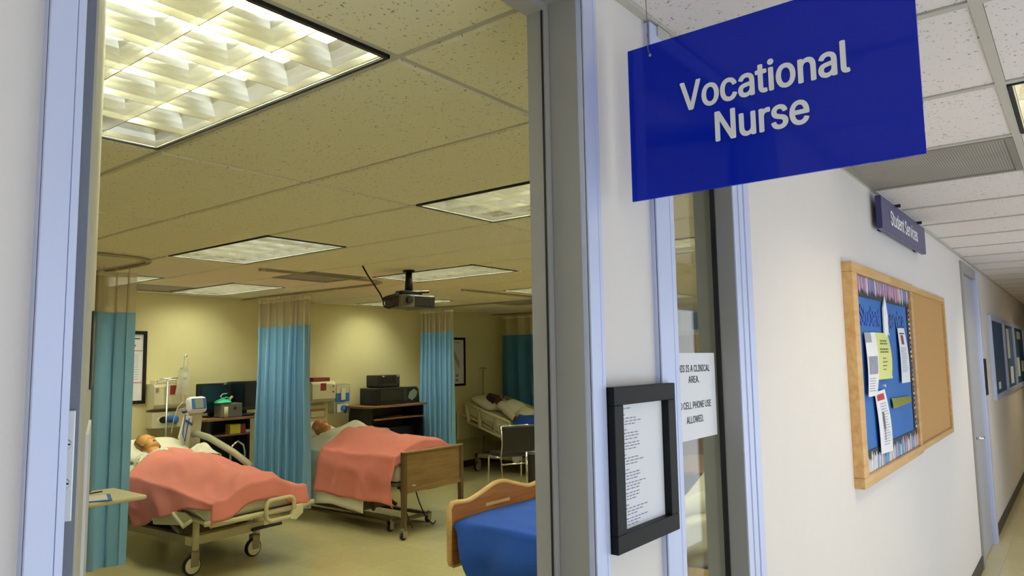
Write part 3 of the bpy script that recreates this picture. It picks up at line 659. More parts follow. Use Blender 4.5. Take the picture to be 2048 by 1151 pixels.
def curtain(label, path, zb, nf, amp, mat, zt=2.022, seed=0, flat=None):
    P = [V(*p, 0) for p in path]; L = [0]
    for a, b in zip(P, P[1:]): L.append(L[-1]+(b-a).length)
    def at(t):
        s = t*L[-1]
        for i in range(len(P)-1):
            if s <= L[i+1] or i == len(P)-2:
                k = (s-L[i])/(L[i+1]-L[i]); return P[i].lerp(P[i+1], k), (P[i+1]-P[i]).normalized()
    def pt(t, z):
        p, d = at(t); n = V(-d.y, d.x, 0); k = 1.0 - .2*(z/2.0)
        a = amp*(1 if not flat or t < flat else max(.12, 1-(t-flat)*9))
        ph = 2*PI*nf*t + 1.1*ns(t*6, seed, z*.25)
        w_ = math.sin(ph)*(.75+.5*ns(t*3, seed+8))+.3*math.sin(2*ph+1)+.5*ns(t*9, seed+4, z*.6)
        q = p + n*a*k*w_ + d*(amp*.5*math.sin(2*ph)*.5 + .012*ns(t*4, z*.8, seed)); return (q.x, q.y, z)
    c = at(.5)[0]; t = thing('cubicle_curtain', label, 'curtain', (c.x, c.y, zb), group='cubicle curtains')
    nu = int(nf*14)
    ob('curtain_cloth', MB().grid(lambda u, v: pt(u, zb+(zt-zb)*v + (.02*ns(u*5, seed) if v == 0 else 0)), nu, 14), mat, t, smooth=True)
    ob('curtain_netting', MB().grid(lambda u, v: pt(u, zt+.001+(2.285-zt)*v), nu, 3), m_net, t, smooth=True)
    ob('curtain_heading', MB().grid(lambda u, v: pt(u, 2.285+.035*v), nu, 1), m_hem, t, smooth=True)
    for i in range(int(nf)*2):
        p, d = at((i+.5)/(int(nf)*2)); ob('curtain_hook', MB().tube([(p.x, p.y, 2.315), (p.x, p.y, 2.335), (p.x, p.y, CEIL-.022)], .003, 5), m_steel, t)
    return t
curtain('teal cubicle curtain at far left beside the open door, with one wide flat fold', [(2.46, 6.34), (2.33, 6.15), (2.40, 5.95), (2.29, 5.80), (2.29, 5.62), (2.49, 5.56)], .2, 6, .085, m_curtain, seed=1, flat=.78)
curtain('teal cubicle curtain hanging between the first and the second bed', [(4.60, 7.20), (4.60, 6.27)], .16, 7, .085, m_curtain, seed=5)
curtain('teal cubicle curtain right of the projector with many narrow folds', [(7.2, 7.32), (7.2, 6.68)], .22, 7, .07, m_curtain, seed=9)
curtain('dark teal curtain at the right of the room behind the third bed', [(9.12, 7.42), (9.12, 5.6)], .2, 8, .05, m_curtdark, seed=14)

# ------------------------------------------------------------------ soft things and beds
def cloth(name, label, cat, x0, x1, yh, yf, top, ld, rd, fd, mat, nu=56, nv=60, seed=0, ripple=.018, parent=None, edge=None, flare=.03, th=.006, folds=0):
    """sheet lying on top(x, y) between x0..x1, from yh (head) to yf (foot), falling over the sides by ld(y), rd(y) and over the foot by fd"""
    Lh = yh-yf
    def fn(u, v):
        yh_ = yh + (edge(u) if edge else 0); s = v*(yh_-yf+fd); y = max(yh_-s, yf)
        over_y = max(0, yf-(yh_-s))
        l, r = ld(y), rd(y); a = -l + u*(l+(x1-x0)+r) + x0
        cx = min(max(a, x0), x1); ox = abs(a-cx); sg = -1 if a < x0 else 1
        d = max(ox, over_y) + .35*min(ox, over_y)
        rnd = .03
        drop = d - rnd*(1-math.exp(-d/rnd))*.7
        z = top(cx, y) - drop + .006*ns(a*7, s*6, seed) + .010*ns(a*3, s*2.5, seed+3)*(1 if d < .02 else .3)
        fo = folds*max(0, .35-abs(ns(a*2.6+s*2.2, s*1.6-a*2.4, seed+9)))*3 if folds else 0
        z += fo*(1 if d < .02 else .2)
        wv = fo*1.2*min(1, d*6) + ripple*min(1, d*4)*(math.sin(s*17+2.4*ns(s*2, seed+7, 0)+d*2.5)+.6*ns(s*6, a*2, seed))
        wv2 = ripple*min(1, over_y*4)*math.sin(a*19+seed)
        X = cx + sg*((flare*sm(ox/.2) + wv) if ox else 0)
        Y = y - ((flare*sm(over_y/.2) + wv2) if over_y else 0)
        return (X, Y, max(z, .02))
    c = ((x0+x1)/2, (yh+yf)/2, top((x0+x1)/2, (yh+yf)/2)-.02)
    return ob(name, MB().grid(fn, nu, nv), mat, parent, None if parent else c, solid=th, smooth=True, label=label, cat=cat)
def slab(x0, x1, yh, yf, top, th, mat, parent, name='mattress', n=18, bevel=.025):
    # mattress following a bent profile
    mb = MB(); 
    for k in range(n+1):
        y = yh+(yf-yh)*k/n; z = top(y)
        mb.v += [V(x0, y, z-th), V(x1, y, z-th), V(x1, y, z), V(x0, y, z)]
    for k in range(n):
        for j in range(4): mb.f.append((k*4+j, k*4+(j+1) % 4, k*4+4+(j+1) % 4, k*4+4+j))
    mb.f += [(0, 1, 2, 3), (n*4+3, n*4+2, n*4+1, n*4)]
    return ob(name, mb, mat, parent, bevel=bevel, smooth=True)
def pillow(label, c, sx, sy, sz, tilt, mat=None, rz=0):
    m = Matrix.Rotation(rz, 3, 'Z') @ Matrix.Rotation(tilt, 3, 'X'); c = Vector(c); mb = MB()
    def side(sg):
        def fn(u, v):
            x, y = u*2-1, v*2-1; e = (max(0, 1-abs(x)**3.2)**.55)*(max(0, 1-abs(y)**3.2)**.55)
            return c + m @ V(x*sx/2*(1-.06*y*y), y*sy/2*(1-.06*x*x), sg*sz/2*(e+.05*e*ns(x*2, y*2, c.x)) )
        return fn
    mb.grid(side(1), 18, 14); mb.grid(side(-1), 18, 14)
    o = ob('pillow', mb, mat or m_sheet, None, c, smooth=True, label=label, cat='pillow')
    q = o.modifiers.new('weld', 'WELD'); q.merge_threshold = .002
    return o
def castor(root, x, y, r, wd=.03, mat=None, hub=True, dx=.03, post=.0):
    zt = r*2+.045
    c = ob('castor', MB().cyl((x+dx, y, zt-.02), (x+dx, y, zt+post), .014, n=10).box(x-.02, x+dx+.018, y-wd/2-.012, y-wd/2-.006, r-.012, zt-.012).box(x-.02, x+dx+.018, y+wd/2+.006, y+wd/2+.012, r-.012, zt-.012).box(x-.01, x+dx+.018, y-wd/2-.012, y+wd/2+.012, zt-.026, zt-.012), m_bedmetal, root, bevel=.002)
    ob('wheel', MB().lathe([(r*.86, -wd/2), (r*.97, -wd*.42), (r, -wd*.2), (r, wd*.2), (r*.97, wd*.42), (r*.86, wd/2)], (0, 0, 0), 20).turn(Matrix.Translation((x, y, r)) @ Matrix.Rotation(PI/2, 4, 'X')), m_rubber, c)
    if hub: ob('wheel_hub', MB().cyl((x, y-wd/2-.003, r), (x, y+wd/2+.003, r), r*.82, n=20), mat or m_cream, c)
    return c
# ---- manikins: one continuous body skin, grown from overlapping limbs and fused by a voxel remesh
def remesh(o, vox, it=4):
    q = o.modifiers.new('fuse', 'REMESH'); q.mode = 'VOXEL'; q.voxel_size = vox; q.use_smooth_shade = True
    q = o.modifiers.new('soften', 'SMOOTH'); q.factor = .5; q.iterations = it
HF = [(-.118, .052), (-.108, .070), (-.095, .075), (-.075, .071), (-.055, .076), (-.03, .080), (0, .080), (.02, .083), (.04, .088), (.06, .087), (.085, .074), (.103, .050), (.113, .026), (.118, .004)]
HB = [(-.118, .0), (-.095, -.022), (-.07, -.048), (-.04, -.072), (0, -.090), (.03, -.097), (.06, -.092), (.085, -.074), (.103, -.048), (.113, -.024), (.118, -.004)]
HW = [(-.118, .022), (-.105, .038), (-.085, .049), (-.06, .058), (-.03, .066), (.01, .072), (.05, .075), (.078, .067), (.098, .049), (.112, .024), (.118, .004)]
def head_mesh(mb, c, crown, face, mouth_open=True):
    crown = Vector(crown).normalized(); face = Vector(face); face = (face-crown*face.dot(crown)).normalized(); side = face.cross(crown)
    Rm = Matrix((side, face, crown)).transposed(); c = Vector(c); nu, nv = 72, 64
    def gs(x, z, ax, az, sx, sz): return math.exp(-((x-ax)/sx)**2-((z-az)/sz)**2)
    jaw = .010 if mouth_open else 0
    b0 = len(mb.v)
    for i in range(nv+1):
        z = -.118+.236*(.5-.5*math.cos(PI*i/nv)); yf, yb, w_ = lerp_tab(HF, z), lerp_tab(HB, z), lerp_tab(HW, z)
        for j in range(nu):
            p = 2*PI*j/nu; cs, sn = math.cos(p), math.sin(p)
            k = (abs(cs)**2.25+abs(sn)**2.25)**(-1/2.25)
            x = w_*k*sn; y = (yf+yb)/2+(yf-yb)/2*k*cs
            if cs > 0:
                ax = abs(x)
                y += .026*gs(x, z, 0, -.029, .012, .010) + .015*gs(x, z, 0, -.012, .009, .018) + .006*gs(x, z, 0, .008, .008, .018)
                y += .008*gs(ax, z, .013, -.034, .007, .007)
                y -= .013*gs(ax, z, .031, .002, .015, .011); y += .007*gs(ax, z, .031, .000, .011, .0065)
                y += .005*gs(ax, z, .028, .024, .020, .008) + .005*gs(ax, z, .042, -.028, .018, .018)
                y += .008*gs(x, z, 0, -.049, .020, .0055) + .009*gs(x, z, 0, -.066-jaw, .018, .0065) + .007*gs(x, z, 0, -.095, .018, .012)
                if mouth_open: y -= .014*gs(x, z, 0, -.0615, .017, .0085)
            mb.v.append(c+Rm @ V(x, y, z))
    for i in range(nv):
        for j in range(nu): mb.f.append((b0+i*nu+j, b0+i*nu+(j+1) % nu, b0+(i+1)*nu+(j+1) % nu, b0+(i+1)*nu+j))
    mb.f += [tuple(b0+nu-1-j for j in range(nu)), tuple(b0+nv*nu+j for j in range(nu))]
    for sg in (-1, 1):
        mb.ball(c+Rm @ V(sg*.072, -.008, -.012), .009, .020, .031, 12, 8, Rm @ Matrix.Rotation(sg*.3, 3, 'Z'))
    return Rm
def manikin(label, skin, hair, joints, gown, crown, face, hd, hair_style, mouth_open=True, group=None):
    J = {k: Vector(v) for k, v in joints.items()}
    t = thing('training_manikin', label, 'manikin', (J['pelvis'].x, J['pelvis'].y, J['pelvis'].z-.1), group='training manikins lying in the beds')
    mb = MB(); Rm = head_mesh(mb, hd, crown, face, mouth_open)
    side = V(1, 0, 0); hd = Vector(hd)
    def torso(m, g=0):
        ax = (J['chest']-J['pelvis']).normalized(); up = side.cross(ax)*-1
        Rt = Matrix((side, ax, side.cross(ax))).transposed()
        m.ball(J['pelvis'], .165+g, .13+g, .105+g, 18, 12, Rt); m.ball(J['pelvis'].lerp(J['chest'], .45), .145+g, .17+g, .10+g, 18, 12, Rt)
        m.ball(J['chest'], .17+g, .17+g, .115+g, 18, 12, Rt); m.caps(J['shl'], J['shr'], .062+g, .062+g)
    def arms(m, g=0, upper=False):
        for s in 'lr':
            m.caps(J['sh'+s], J['el'+s], .052+g, .042+g)
            if not upper:
                m.caps(J['el'+s], J['wr'+s], .040+g, .028+g)
    torso(mb); arms(mb)
    mb.caps(J['chest'].lerp(hd, .45), hd-Rm @ V(0, .012, .05), .055, .052)
    for s in 'lr':
        mb.caps(J['hip'+s], J['kn'+s], .082, .055); mb.caps(J['kn'+s], J['an'+s], .053, .036)
        mb.caps(J['an'+s], J['an'+s]+V(0, -.06, .08), .036, .026)
        w_ = J['wr'+s]; d = (w_-J['el'+s]).normalized(); pc_ = w_+d*.05
        mb.ball(pc_, .036, .05, .018, 10, 8)
        for k in range(4):
            b = pc_+d*.04+V((k-1.5)*.02, 0, 0); L_ = (.062, .072, .068, .052)[k]
            mb.caps(b, b+d*L_*.55+V(0, 0, .004), .0095, .009, 8); mb.caps(b+d*L_*.55+V(0, 0, .004), b+d*L_+V(0, 0, -.012), .009, .008, 8)
        sg = 1 if s == 'r' else -1
        mb.caps(pc_+V(-sg*.03, .02, 0), pc_+V(-sg*.055, .01, .0)+d*.03, .0105, .009, 8)
    body = ob('body', mb, skin, t); remesh(body, .0052, 2)
    Rh = lambda x, y, z: hd+Rm @ V(x, y, z)
    if mouth_open: ob('mouth', MB().ball(Rh(0, .0725, -.0615), .0165, .006, .0085, 12, 8, Rm), m_mouth, t, smooth=True)
    for sg in (-1, 1): ob('eyelid', MB().tube([Rh(sg*(.020+.022*q), .0765-.007*q+.002*math.sin(q*PI), -.004-.0035*math.sin(q*PI)) for q in (0, .25, .5, .75, 1)], .0013, 5), m_mouth, t)
    hm = MB(); nu, nv = 30, 16
    def hfn(u, v):
        p = 2*PI*u; th = v*PI*.62
        d = V(math.sin(th)*math.cos(p), math.sin(th)*math.sin(p), math.cos(th))
        if d.y > 0: lim = .30+.5*(1-d.y); 
        bump = 1 + .05*ns(d.x*7, d.y*7, d.z*7)+.03*ns(d.x*17, d.y*17, d.z*17)
        front = max(0, d.y)
        k = 1.13 if front < .3 else 1.13-.75*(sm((front-.3)/.3))*sm((.80-d.z)/.3)
        return Rh(d.x*.083*k*bump*hair_style[0], (d.y*.104-.004)*k*bump, d.z*.127*k*bump*hair_style[1] - .004)
    if hair: hm.grid(hfn, nu, nv); ob('hair', hm, hair, t, solid=.008, smooth=True)
    g = MB(); torso(g, .018); arms(g, .012, True)
    go = ob('gown', g, gown, t); remesh(go, .011, 3)
    q = D.textures.new('fold', 'CLOUDS') if 'fold' not in D.textures else D.textures['fold']; q.noise_scale = .12
    mdf = go.modifiers.new('folds', 'DISPLACE'); mdf.texture = q; mdf.strength = .022; mdf.mid_level = .6
    return t

# ---- bed 1: beige electric bed, coral blanket
BX = 3.27
P1 = [(5.1, .575), (5.9, .655), (6.35, .62), (7.12, .80)]
top1 = lambda y: lerp_tab(P1, y)
b1 = thing('hospital_bed', 'beige electric hospital bed at left with its foot section tilted and a large pale castor', 'bed', (BX, 6.2, 0))
slab(2.85, 3.69, 7.12, 5.15, top1, .13, m_sheet, b1)
slab(2.83, 3.71, 7.14, 5.10, lambda y: top1(y)-.135, .03, m_beige, b1, 'bed_deck', bevel=.008)
ob('foot_bar', MB().tube([(2.78, 5.12, .445), (3.0, 5.06, .445), (3.6, 5.06, .445), (3.80, 5.12, .445)], .02, 10), m_beige, b1, smooth=True)
def loop(x0, x1, y, z0, z1, r): 
    pts = []
    for cx_, cz_, a0 in ((x1-r, z1-r, 0), (x0+r, z1-r, 90), (x0+r, z0+r, 180), (x1-r, z0+r, 270)):
        pts += [(cx_+r*math.cos(R_(a0+k*22.5)), y, cz_+r*math.sin(R_(a0+k*22.5))) for k in range(5)]
    return pts
ob('foot_handle', MB().tube(loop(3.25, 3.52, 5.02, .385, .545, .05), .017, 10, True), m_beige, b1, smooth=True)
ob('foot_plate', MB().prism([(3.50, .43), (3.60, .47), (3.60, .40), (3.53, .355), (3.47, .37)], lambda a, b, t: (a, t, b), 5.0, 5.03), m_cream, b1, bevel=.004)
ob('side_rail', MB().tube([(3.76, 7.02, .72), (3.765, 7.0, .86), (3.765, 6.93, .925), (3.765, 6.8, .945), (3.765, 6.6, .92), (3.765, 6.2, .80), (3.765, 5.95, .70), (3.765, 5.93, .60)], .032, 10), M('grey_rail_plastic', '8F8C74', .5, var=.04), b1, smooth=True)
ob('side_rail', MB().prism([(5.9, .48), (5.42, .50), (5.34, .46), (5.42, .40), (5.85, .36)], lambda a, b, t: (t, a, b), 2.80, 2.825), m_beige, b1, bevel=.008)
ob('rail_latch', MB().tube([(2.79, 5.55, .48), (2.775, 5.45, .44), (2.775, 5.38, .40), (2.785, 5.3, .45)], .014), m_cream, b1, smooth=True)
ob('base_frame', box(2.92, 2.98, 5.56, 6.9, .22, .28), m_bedmetal, b1, bevel=.006); ob('base_frame', box(3.50, 3.56, 5.56, 6.9, .22, .28), m_bedmetal, b1, bevel=.006)
ob('base_crossbar', box(2.90, 3.58, 5.48, 5.56, .215, .285), m_beige, b1, bevel=.006); ob('base_crossbar', box(2.92, 3.56, 6.9, 6.98, .215, .285), m_bedmetal, b1, bevel=.006)
ob('lift_cover', box(3.05, 3.50, 5.75, 6.6, .20, .40), m_bedbrown, b1, bevel=.012)
ob('motor_box', box(3.0, 3.2, 6.0, 6.5, .25, .46), m_rubber, b1, bevel=.01)
ob('lift_arm', MB().tube([(2.95, 5.7, .28), (3.0, 6.2, .46)], .02), m_bedmetal, b1); ob('lift_arm', MB().tube([(3.52, 5.7, .28), (3.50, 6.2, .46)], .02), m_bedmetal, b1)
ob('leg_post', MB().cyl((3.53, 5.52, .19), (3.53, 5.52, .43), .03), m_cream, b1, smooth=True); ob('leg_post', MB().cyl((2.93, 5.46, .17), (2.93, 5.46, .43), .026), m_cream, b1, smooth=True)
ob('pedal', MB().tube([(3.45, 5.47, .235), (3.75, 5.47, .235)], .014), m_rubber, b1)
for x, y in ((3.50, 5.52), (2.90, 5.46), (2.95, 6.92), (3.5, 6.92)): castor(b1, x, y, .075, .034)
pillow('white pillow behind the head of the brown-haired manikin', (3.40, 6.93, .825), .66, .42, .13, R_(20))
j1 = dict(pelvis=(3.29, 6.14, .69), chest=(3.30, 6.54, .74), shl=(3.15, 6.66, .755), shr=(3.46, 6.66, .755), ell=(3.05, 6.40, .68), elr=(3.53, 6.40, .68), wrl=(3.03, 6.16, .64), wrr=(3.53, 6.16, .64),
          hipl=(3.18, 6.08, .67), hipr=(3.38, 6.08, .67), knl=(3.16, 5.70, .68), knr=(3.39, 5.70, .68), anl=(3.17, 5.36, .625), anr=(3.39, 5.36, .625))
manikin('brown-haired manikin with open mouth lying under the left coral blanket', m_skin1, m_hair1, j1, m_gown, (-.10, .93, .34), (.14, -.36, .92), (3.30, 6.85, .875), (1.02, 1.04))
def body1(x, y):
    g = math.exp(-(abs(x-3.27)/lerp_tab([(5.1, .25), (5.8, .28), (6.2, .39)], y))**3.4)
    return lerp_tab([(5.1, .10), (5.2, .15), (5.36, .14), (5.7, .14), (6.1, .18), (6.3, .195), (6.55, .185), (6.8, .15)], y)*g
tb1 = lambda x, y: top1(y)+.014+body1(x, y)+.03*math.exp(-((x-3.62)/.07)**2)*sm((y-5.9)/.3)
cloth('coral_blanket', 'coral pink blanket over the brown-haired manikin, hanging low on the near side', 'blanket', 2.83, 3.71, 6.60, 5.10, tb1,
      lambda y: lerp_tab([(5.1, .07), (5.35, .10), (5.7, .24), (6.05, .38), (6.3, .42), (6.7, .36)], y), lambda y: .12, .16, m_pink, nu=64, nv=64, seed=2, ripple=.02, folds=.016, edge=lambda u: -.78*max(0, .62-u)+.02*math.sin(u*9))
cloth('bed_sheet', 'white sheet showing under the coral blanket of the left bed', 'sheet', 2.845, 3.695, 7.0, 5.13, lambda x, y: top1(y)+.004, lambda y: .14+.02*math.sin(y*9), lambda y: .10, .13, m_sheet, nu=40, nv=50, seed=6, ripple=.01, flare=.012)
ob('folded_cloth', MB().grid(lambda u, v: (3.60+.22*(u-.5)+.02*math.sin(v*5), 6.45-.35*(v-.5), .80+.09*math.sin(u*PI)*math.sin(v*PI*.9+.2)+.02*ns(u*5, v*5)-.05*abs(u-.5)), 14, 14), m_sheet, None, (3.6, 6.45, .8), solid=.008, smooth=True, label='crumpled pinkish white cloth beside the far rail of the left bed', cat='cloth')

# the left bed stands a few degrees askew: turn everything on it together
Q4 = Matrix.Rotation(R_(4), 3, 'Z')
for o in [x for x in COL.objects if not x.parent and x.name in ('hospital_bed', 'pillow', 'training_manikin', 'coral_blanket', 'bed_sheet', 'folded_cloth')]:
    o.location = V(3.39, 5.26, 0) + Q4 @ (o.location - V(3.27, 5.12, 0)); o.rotation_euler = (0, 0, R_(4))

# ---- overbed table beside the door
ot = thing('overbed_table', 'cream overbed table with papers on it in front of the leftmost curtain', 'table', (1.72, 4.42, 0))
ob('table_top', box(1.18, 2.0, 4.22, 4.64, .875, .9), m_cream, ot, bevel=.012)
ob('column', box(1.22, 1.27, 4.38, 4.46, .06, .875), m_bedmetal, ot, bevel=.004)
ob('base', MB().box(1.20, 1.86, 4.25, 4.29, .045, .075).box(1.20, 1.86, 4.55, 4.59, .045, .075).box(1.20, 1.25, 4.29, 4.55, .045, .075), m_bedmetal, ot, bevel=.004)
for x, y in ((1.24, 4.27), (1.82, 4.27), (1.24, 4.57), (1.82, 4.57)): ob('castor', MB().cyl((x, y-.012, .022), (x, y+.012, .022), .022, n=14), m_rubber, ot)
def lie(name, label, cat, c, sx, sy, h, rz, mat, extra=None):
    t = thing(name, label, cat, c); R3 = Matrix.Rotation(rz, 3, 'Z')
    ob(name+'_board' if extra else 'sheet', MB().obox(Vector(c)+V(0, 0, h/2), sx, sy, h, R3), mat, t)
    if extra: extra(t, Vector(c), R3)
    return t
def clipx(t, c, R3):
    ob('paper', MB().obox(c+V(0, 0, .005), .19, .26, .001, R3), m_paper, t); ob('clip', MB().obox(c+R3 @ V(0, .115, .009), .08, .03, .008, R3), m_chrome, t, bevel=.002)
lie('clipboard', 'blue clipboard with paper on the cream overbed table', 'clipboard', (1.70, 4.36, .9), .22, .30, .004, R_(70), m_bluep, clipx)
lie('paper_stack', 'white sheets lying on the cream overbed table behind the clipboard', 'paper', (1.62, 4.53, .9), .21, .28, .003, R_(96), m_paper)
ob('pen', MB().cyl((1.75, 4.50, .906), (1.88, 4.52, .906), .004, n=8), m_black, loc=(1.8, 4.5, .906), label='black pen on the cream overbed table', cat='pen')
ob('pen', MB().cyl((1.70, 4.565, .9075), (1.84, 4.575, .9075), .004, n=8), m_ink, loc=(1.77, 4.57, .906), label='second dark pen lying behind the first on the overbed table', cat='pen')

# ---- wall units, charts, small wall sign
def sharps(name, label, x, z0, w_, h, extra):
    t = thing(name, label, 'wall dispenser', (x+w_/2, 7.5, z0))
    ob('cabinet_body', MB().prism([(7.44, z0+.02), (7.41, z0+.06), (7.41, z0+h-.03), (7.45, z0+h), (YB-.001, z0+h), (YB-.001, z0)], lambda a, b, q: (q, a, b), x, x+w_), m_cream, t, bevel=.006)
    extra(t, x, z0, w_, h); return t
def ex1(t, x, z0, w_, h):
    ob('warning_label', box(x+.16, x+.285, 7.405, 7.4105, z0+h-.115, z0+h-.02), m_maroon, t)
    ob('lock_plate', box(x+.012, x+.045, 7.405, 7.4105, z0+h-.09, z0+h-.04), m_bedmetal, t, bevel=.002)
    ob('top_lid', box(x+.02, x+w_-.02, 7.44, 7.56, z0+h, z0+h+.035), m_clear, t, bevel=.006)
    ob('lid_rail', MB().tube([(x+.02, 7.42, z0+h+.012), (x+.05, 7.41, z0+h+.045), (x+w_-.04, 7.41, z0+h+.055), (x+w_-.02, 7.43, z0+h+.02)], .008), m_chrome, t, smooth=True)
sharps('sharps_cabinet', 'cream sharps cabinet with maroon label on the wall behind the left bed', 3.545, 1.165, .345, .275, ex1)
def glovebox(label, x, z0, w_, h):
    t = thing('glove_dispenser', label, 'wall dispenser', (x+w_/2, 7.5, z0))
    ob('box_body', box(x, x+w_, 7.45, YB-.001, z0, z0+h), m_cream, t, bevel=.006)
    ob('box_slot', MB().ball((x+w_*.42, 7.449, z0+h*.55), .11, .004, .05, 20, 8), m_sheet, t)
    ob('glove', MB().ball((x+w_*.52, 7.44, z0+h*.58), .055, .02, .04).ball((x+w_*.64, 7.435, z0+h*.5), .035, .02, .045), m_bluep, t, smooth=True, label='blue glove sticking out')
    ob('box_opening', MB().ball((x+w_*.33, 7.447, z0+h*.52), .05, .006, .035), m_ink, t)
glovebox('cream glove dispenser below the sharps cabinet behind the left bed', 3.55, .985, .36, .165)
def ex2(t, x, z0, w_, h):
    ob('warning_label', box(x+.12, x+.2, 7.405, 7.4105, z0+h-.11, z0+h-.02), m_maroon, t)
    ob('lock_knob', MB().cyl((x+w_-.04, 7.412, z0+h-.06), (x+w_-.04, 7.395, z0+h-.06), .012).cyl((x+w_-.04, 7.412, z0+h-.13), (x+w_-.04, 7.395, z0+h-.13), .012), m_bedmetal, t)
    ob('top_bin', box(x+.04, x+w_-.06, 7.45, 7.56, z0+h, z0+h+.05), m_maroon, t, bevel=.005)
sharps('sharps_cabinet', 'cream sharps cabinet on the wall behind the second bed, beside the blue glove boxes', 5.46, 1.125, .35, .27, ex2)
t = thing('wall_panel', 'cream wall panel with framed dial plate below the second sharps cabinet', 'wall panel', (5.6, 7.55, .88))
ob('panel_body', box(5.45, 5.76, 7.52, YB-.001, .72, 1.105), m_cream, t, bevel=.004); ob('panel_frame', box(5.5, 5.73, 7.512, 7.5205, .95, 1.06), m_diag, t); ob('panel_face', box(5.515, 5.715, 7.508, 7.5125, .96, 1.03), m_cream, t)
t = thing('glove_rack', 'clear rack holding blue and white glove boxes right of the second sharps cabinet', 'wall dispenser', (5.95, 7.52, 1.0))
ob('rack_body', box(5.83, 6.09, 7.47, YB-.001, .99, 1.36), m_clear, t, bevel=.005)
ob('glove_box', box(5.85, 6.06, 7.455, 7.47, 1.13, 1.24), m_bluep, t); ob('glove_box', box(5.86, 6.05, 7.455, 7.47, 1.24, 1.335), m_cream, t)
ob('glove_box', box(5.87, 6.04, 7.452, 7.47, 1.0, 1.10), m_paper, t); ob('glove', MB().ball((5.97, 7.445, 1.05), .05, .012, .04).ball((5.99, 7.445, 1.03), .03, .012, .05), m_bluep, t, smooth=True)
ob('tissue', MB().box(5.92, 5.99, 7.44, 7.455, 1.15, 1.30), m_sheet, t, bevel=.01)
def chart(label, x0, x1, z0, z1, bars):
    t = thing('wall_chart', label, 'framed chart', ((x0+x1)/2, 7.57, (z0+z1)/2))
    frame_bars(x0, x1, z0, z1, .035, 7.562, YB-.001, m_blackwood, t)
    ob('chart_sheet', box(x0+.033, x1-.033, 7.574, 7.58, z0+.033, z1-.033), m_paper, t)
    for i, (a, b, c, d, mt) in enumerate(bars): ob('chart_print', box(a, b, 7.5725, 7.5741, c, d), mt, t)
chart('tall black framed medical chart at left, half hidden by the curtain', 3.02, 3.53, 1.24, 1.98,
      [(3.08, 3.46, 1.895, 1.905, m_ink), (3.08, 3.49, 1.775, 1.782, m_diag), (3.08, 3.49, 1.452, 1.459, m_red)]+[(3.08, 3.45, 1.49+k*.024, 1.494+k*.024, m_inkg) for k in range(11)]+[(3.3, 3.42, 1.82, 1.84, m_diag), (3.33, 3.40, 1.34, 1.42, m_diag)])
chart('black framed anatomy chart right of the narrow-folded teal curtain', 7.9, 8.42, 1.24, 1.98,
      [(8.05, 8.3, 1.90, 1.91, m_inkg)]+[(7.97+.045*(k%3), 7.99+.045*(k%3), 1.62+.05*(k//3), 1.65+.05*(k//3), m_inkg) for k in range(15)]+[(8.16+.02*k, 8.185+.02*k, 1.66-.03*k, 1.78-.03*k, M('pale_diagram', 'B79A80', .8, var=.3, scale=40)) for k in range(6)]+[(8.0+.1*(k%3), 8.06+.1*(k%3), 1.31+.07*(k//3), 1.35+.07*(k//3), m_inkg) for k in range(6)])
t = thing('wall_notice', 'small white wall notice with red heading below the tall framed chart', 'notice', (3.36, 7.585, 1.05))
ob('notice_sheet', box(3.24, 3.415, 7.582, YB-.0005, .9, 1.21), m_paper, t); ob('red_heading', box(3.33, 3.41, 7.580, 7.5825, 1.12, 1.19), m_red, t)

# ---- IV pole, bag, pump
IV = len(D.objects); iv = thing('iv_pole', 'chrome drip stand beside the pillow of the left bed', 'drip stand', (3.69, 7.22, 0))
ob('pole', MB().cyl((3.60, 7.26, .06), (3.60, 7.26, 1.46), .009), m_steel, iv, smooth=True)
ob('hanger_bar', MB().tube([(3.60, 7.26, 1.46), (3.62, 7.26, 1.475), (3.74, 7.25, 1.48), (3.76, 7.25, 1.6), (3.77, 7.25, 1.72), (3.785, 7.25, 1.735), (3.795, 7.25, 1.71)], .007), m_steel, iv, smooth=True)
ob('tripod_base', MB().tube([(3.60, 7.26, .10), (3.42, 7.34, .03)], .012).tube([(3.60, 7.26, .10), (3.78, 7.34, .03)], .012).tube([(3.60, 7.26, .10), (3.60, 7.08, .03)], .012), m_steel, iv)
bag = thing('drip_bag', 'clear drip bag hanging from the chrome drip stand', 'drip bag', (3.755, 7.22, 1.45))
ob('bag_body', MB().grid(lambda u, v: (3.755+(u-.5)*(.10+.06*v)-.012*v, 7.225-.022*math.sin(u*PI)*math.sin(v*PI), 1.585-.265*v), 10, 12).grid(lambda u, v: (3.755+(u-.5)*(.10+.06*v)-.012*v, 7.225+.022*math.sin(u*PI)*math.sin(v*PI), 1.585-.265*v), 10, 12), m_clear, bag, smooth=True)
ob('bag_collar', MB().box(3.72, 3.79, 7.21, 7.235, 1.585, 1.60).tube([(3.74, 7.22, 1.60), (3.76, 7.23, 1.66), (3.775, 7.24, 1.72)], .006).tube([(3.785, 7.22, 1.60), (3.80, 7.23, 1.66), (3.79, 7.24, 1.71)], .005), m_clear, bag)
ob('bag_label', box(3.735, 3.775, 7.199, 7.2015, 1.48, 1.49), m_inkg, bag)
ob('drip_line', MB().tube([(3.745, 7.22, 1.32), (3.74, 7.2, 1.25), (3.66, 7.15, 1.2), (3.62, 7.14, 1.1), (3.60, 7.15, .95)], .004, 6), m_clear, bag)
pm = thing('vital_signs_monitor', 'white patient monitor with blue keys on a cream stand beside the first workstation', 'monitor', (3.74, 7.0, 0))
Rp = Matrix.Rotation(R_(-12), 3, 'X'); pc0 = V(3.735, 6.98, 1.225)
ob('housing', MB().obox(pc0, .185, .11, .165, Rp), m_paper, pm, bevel=.035, smooth=True)
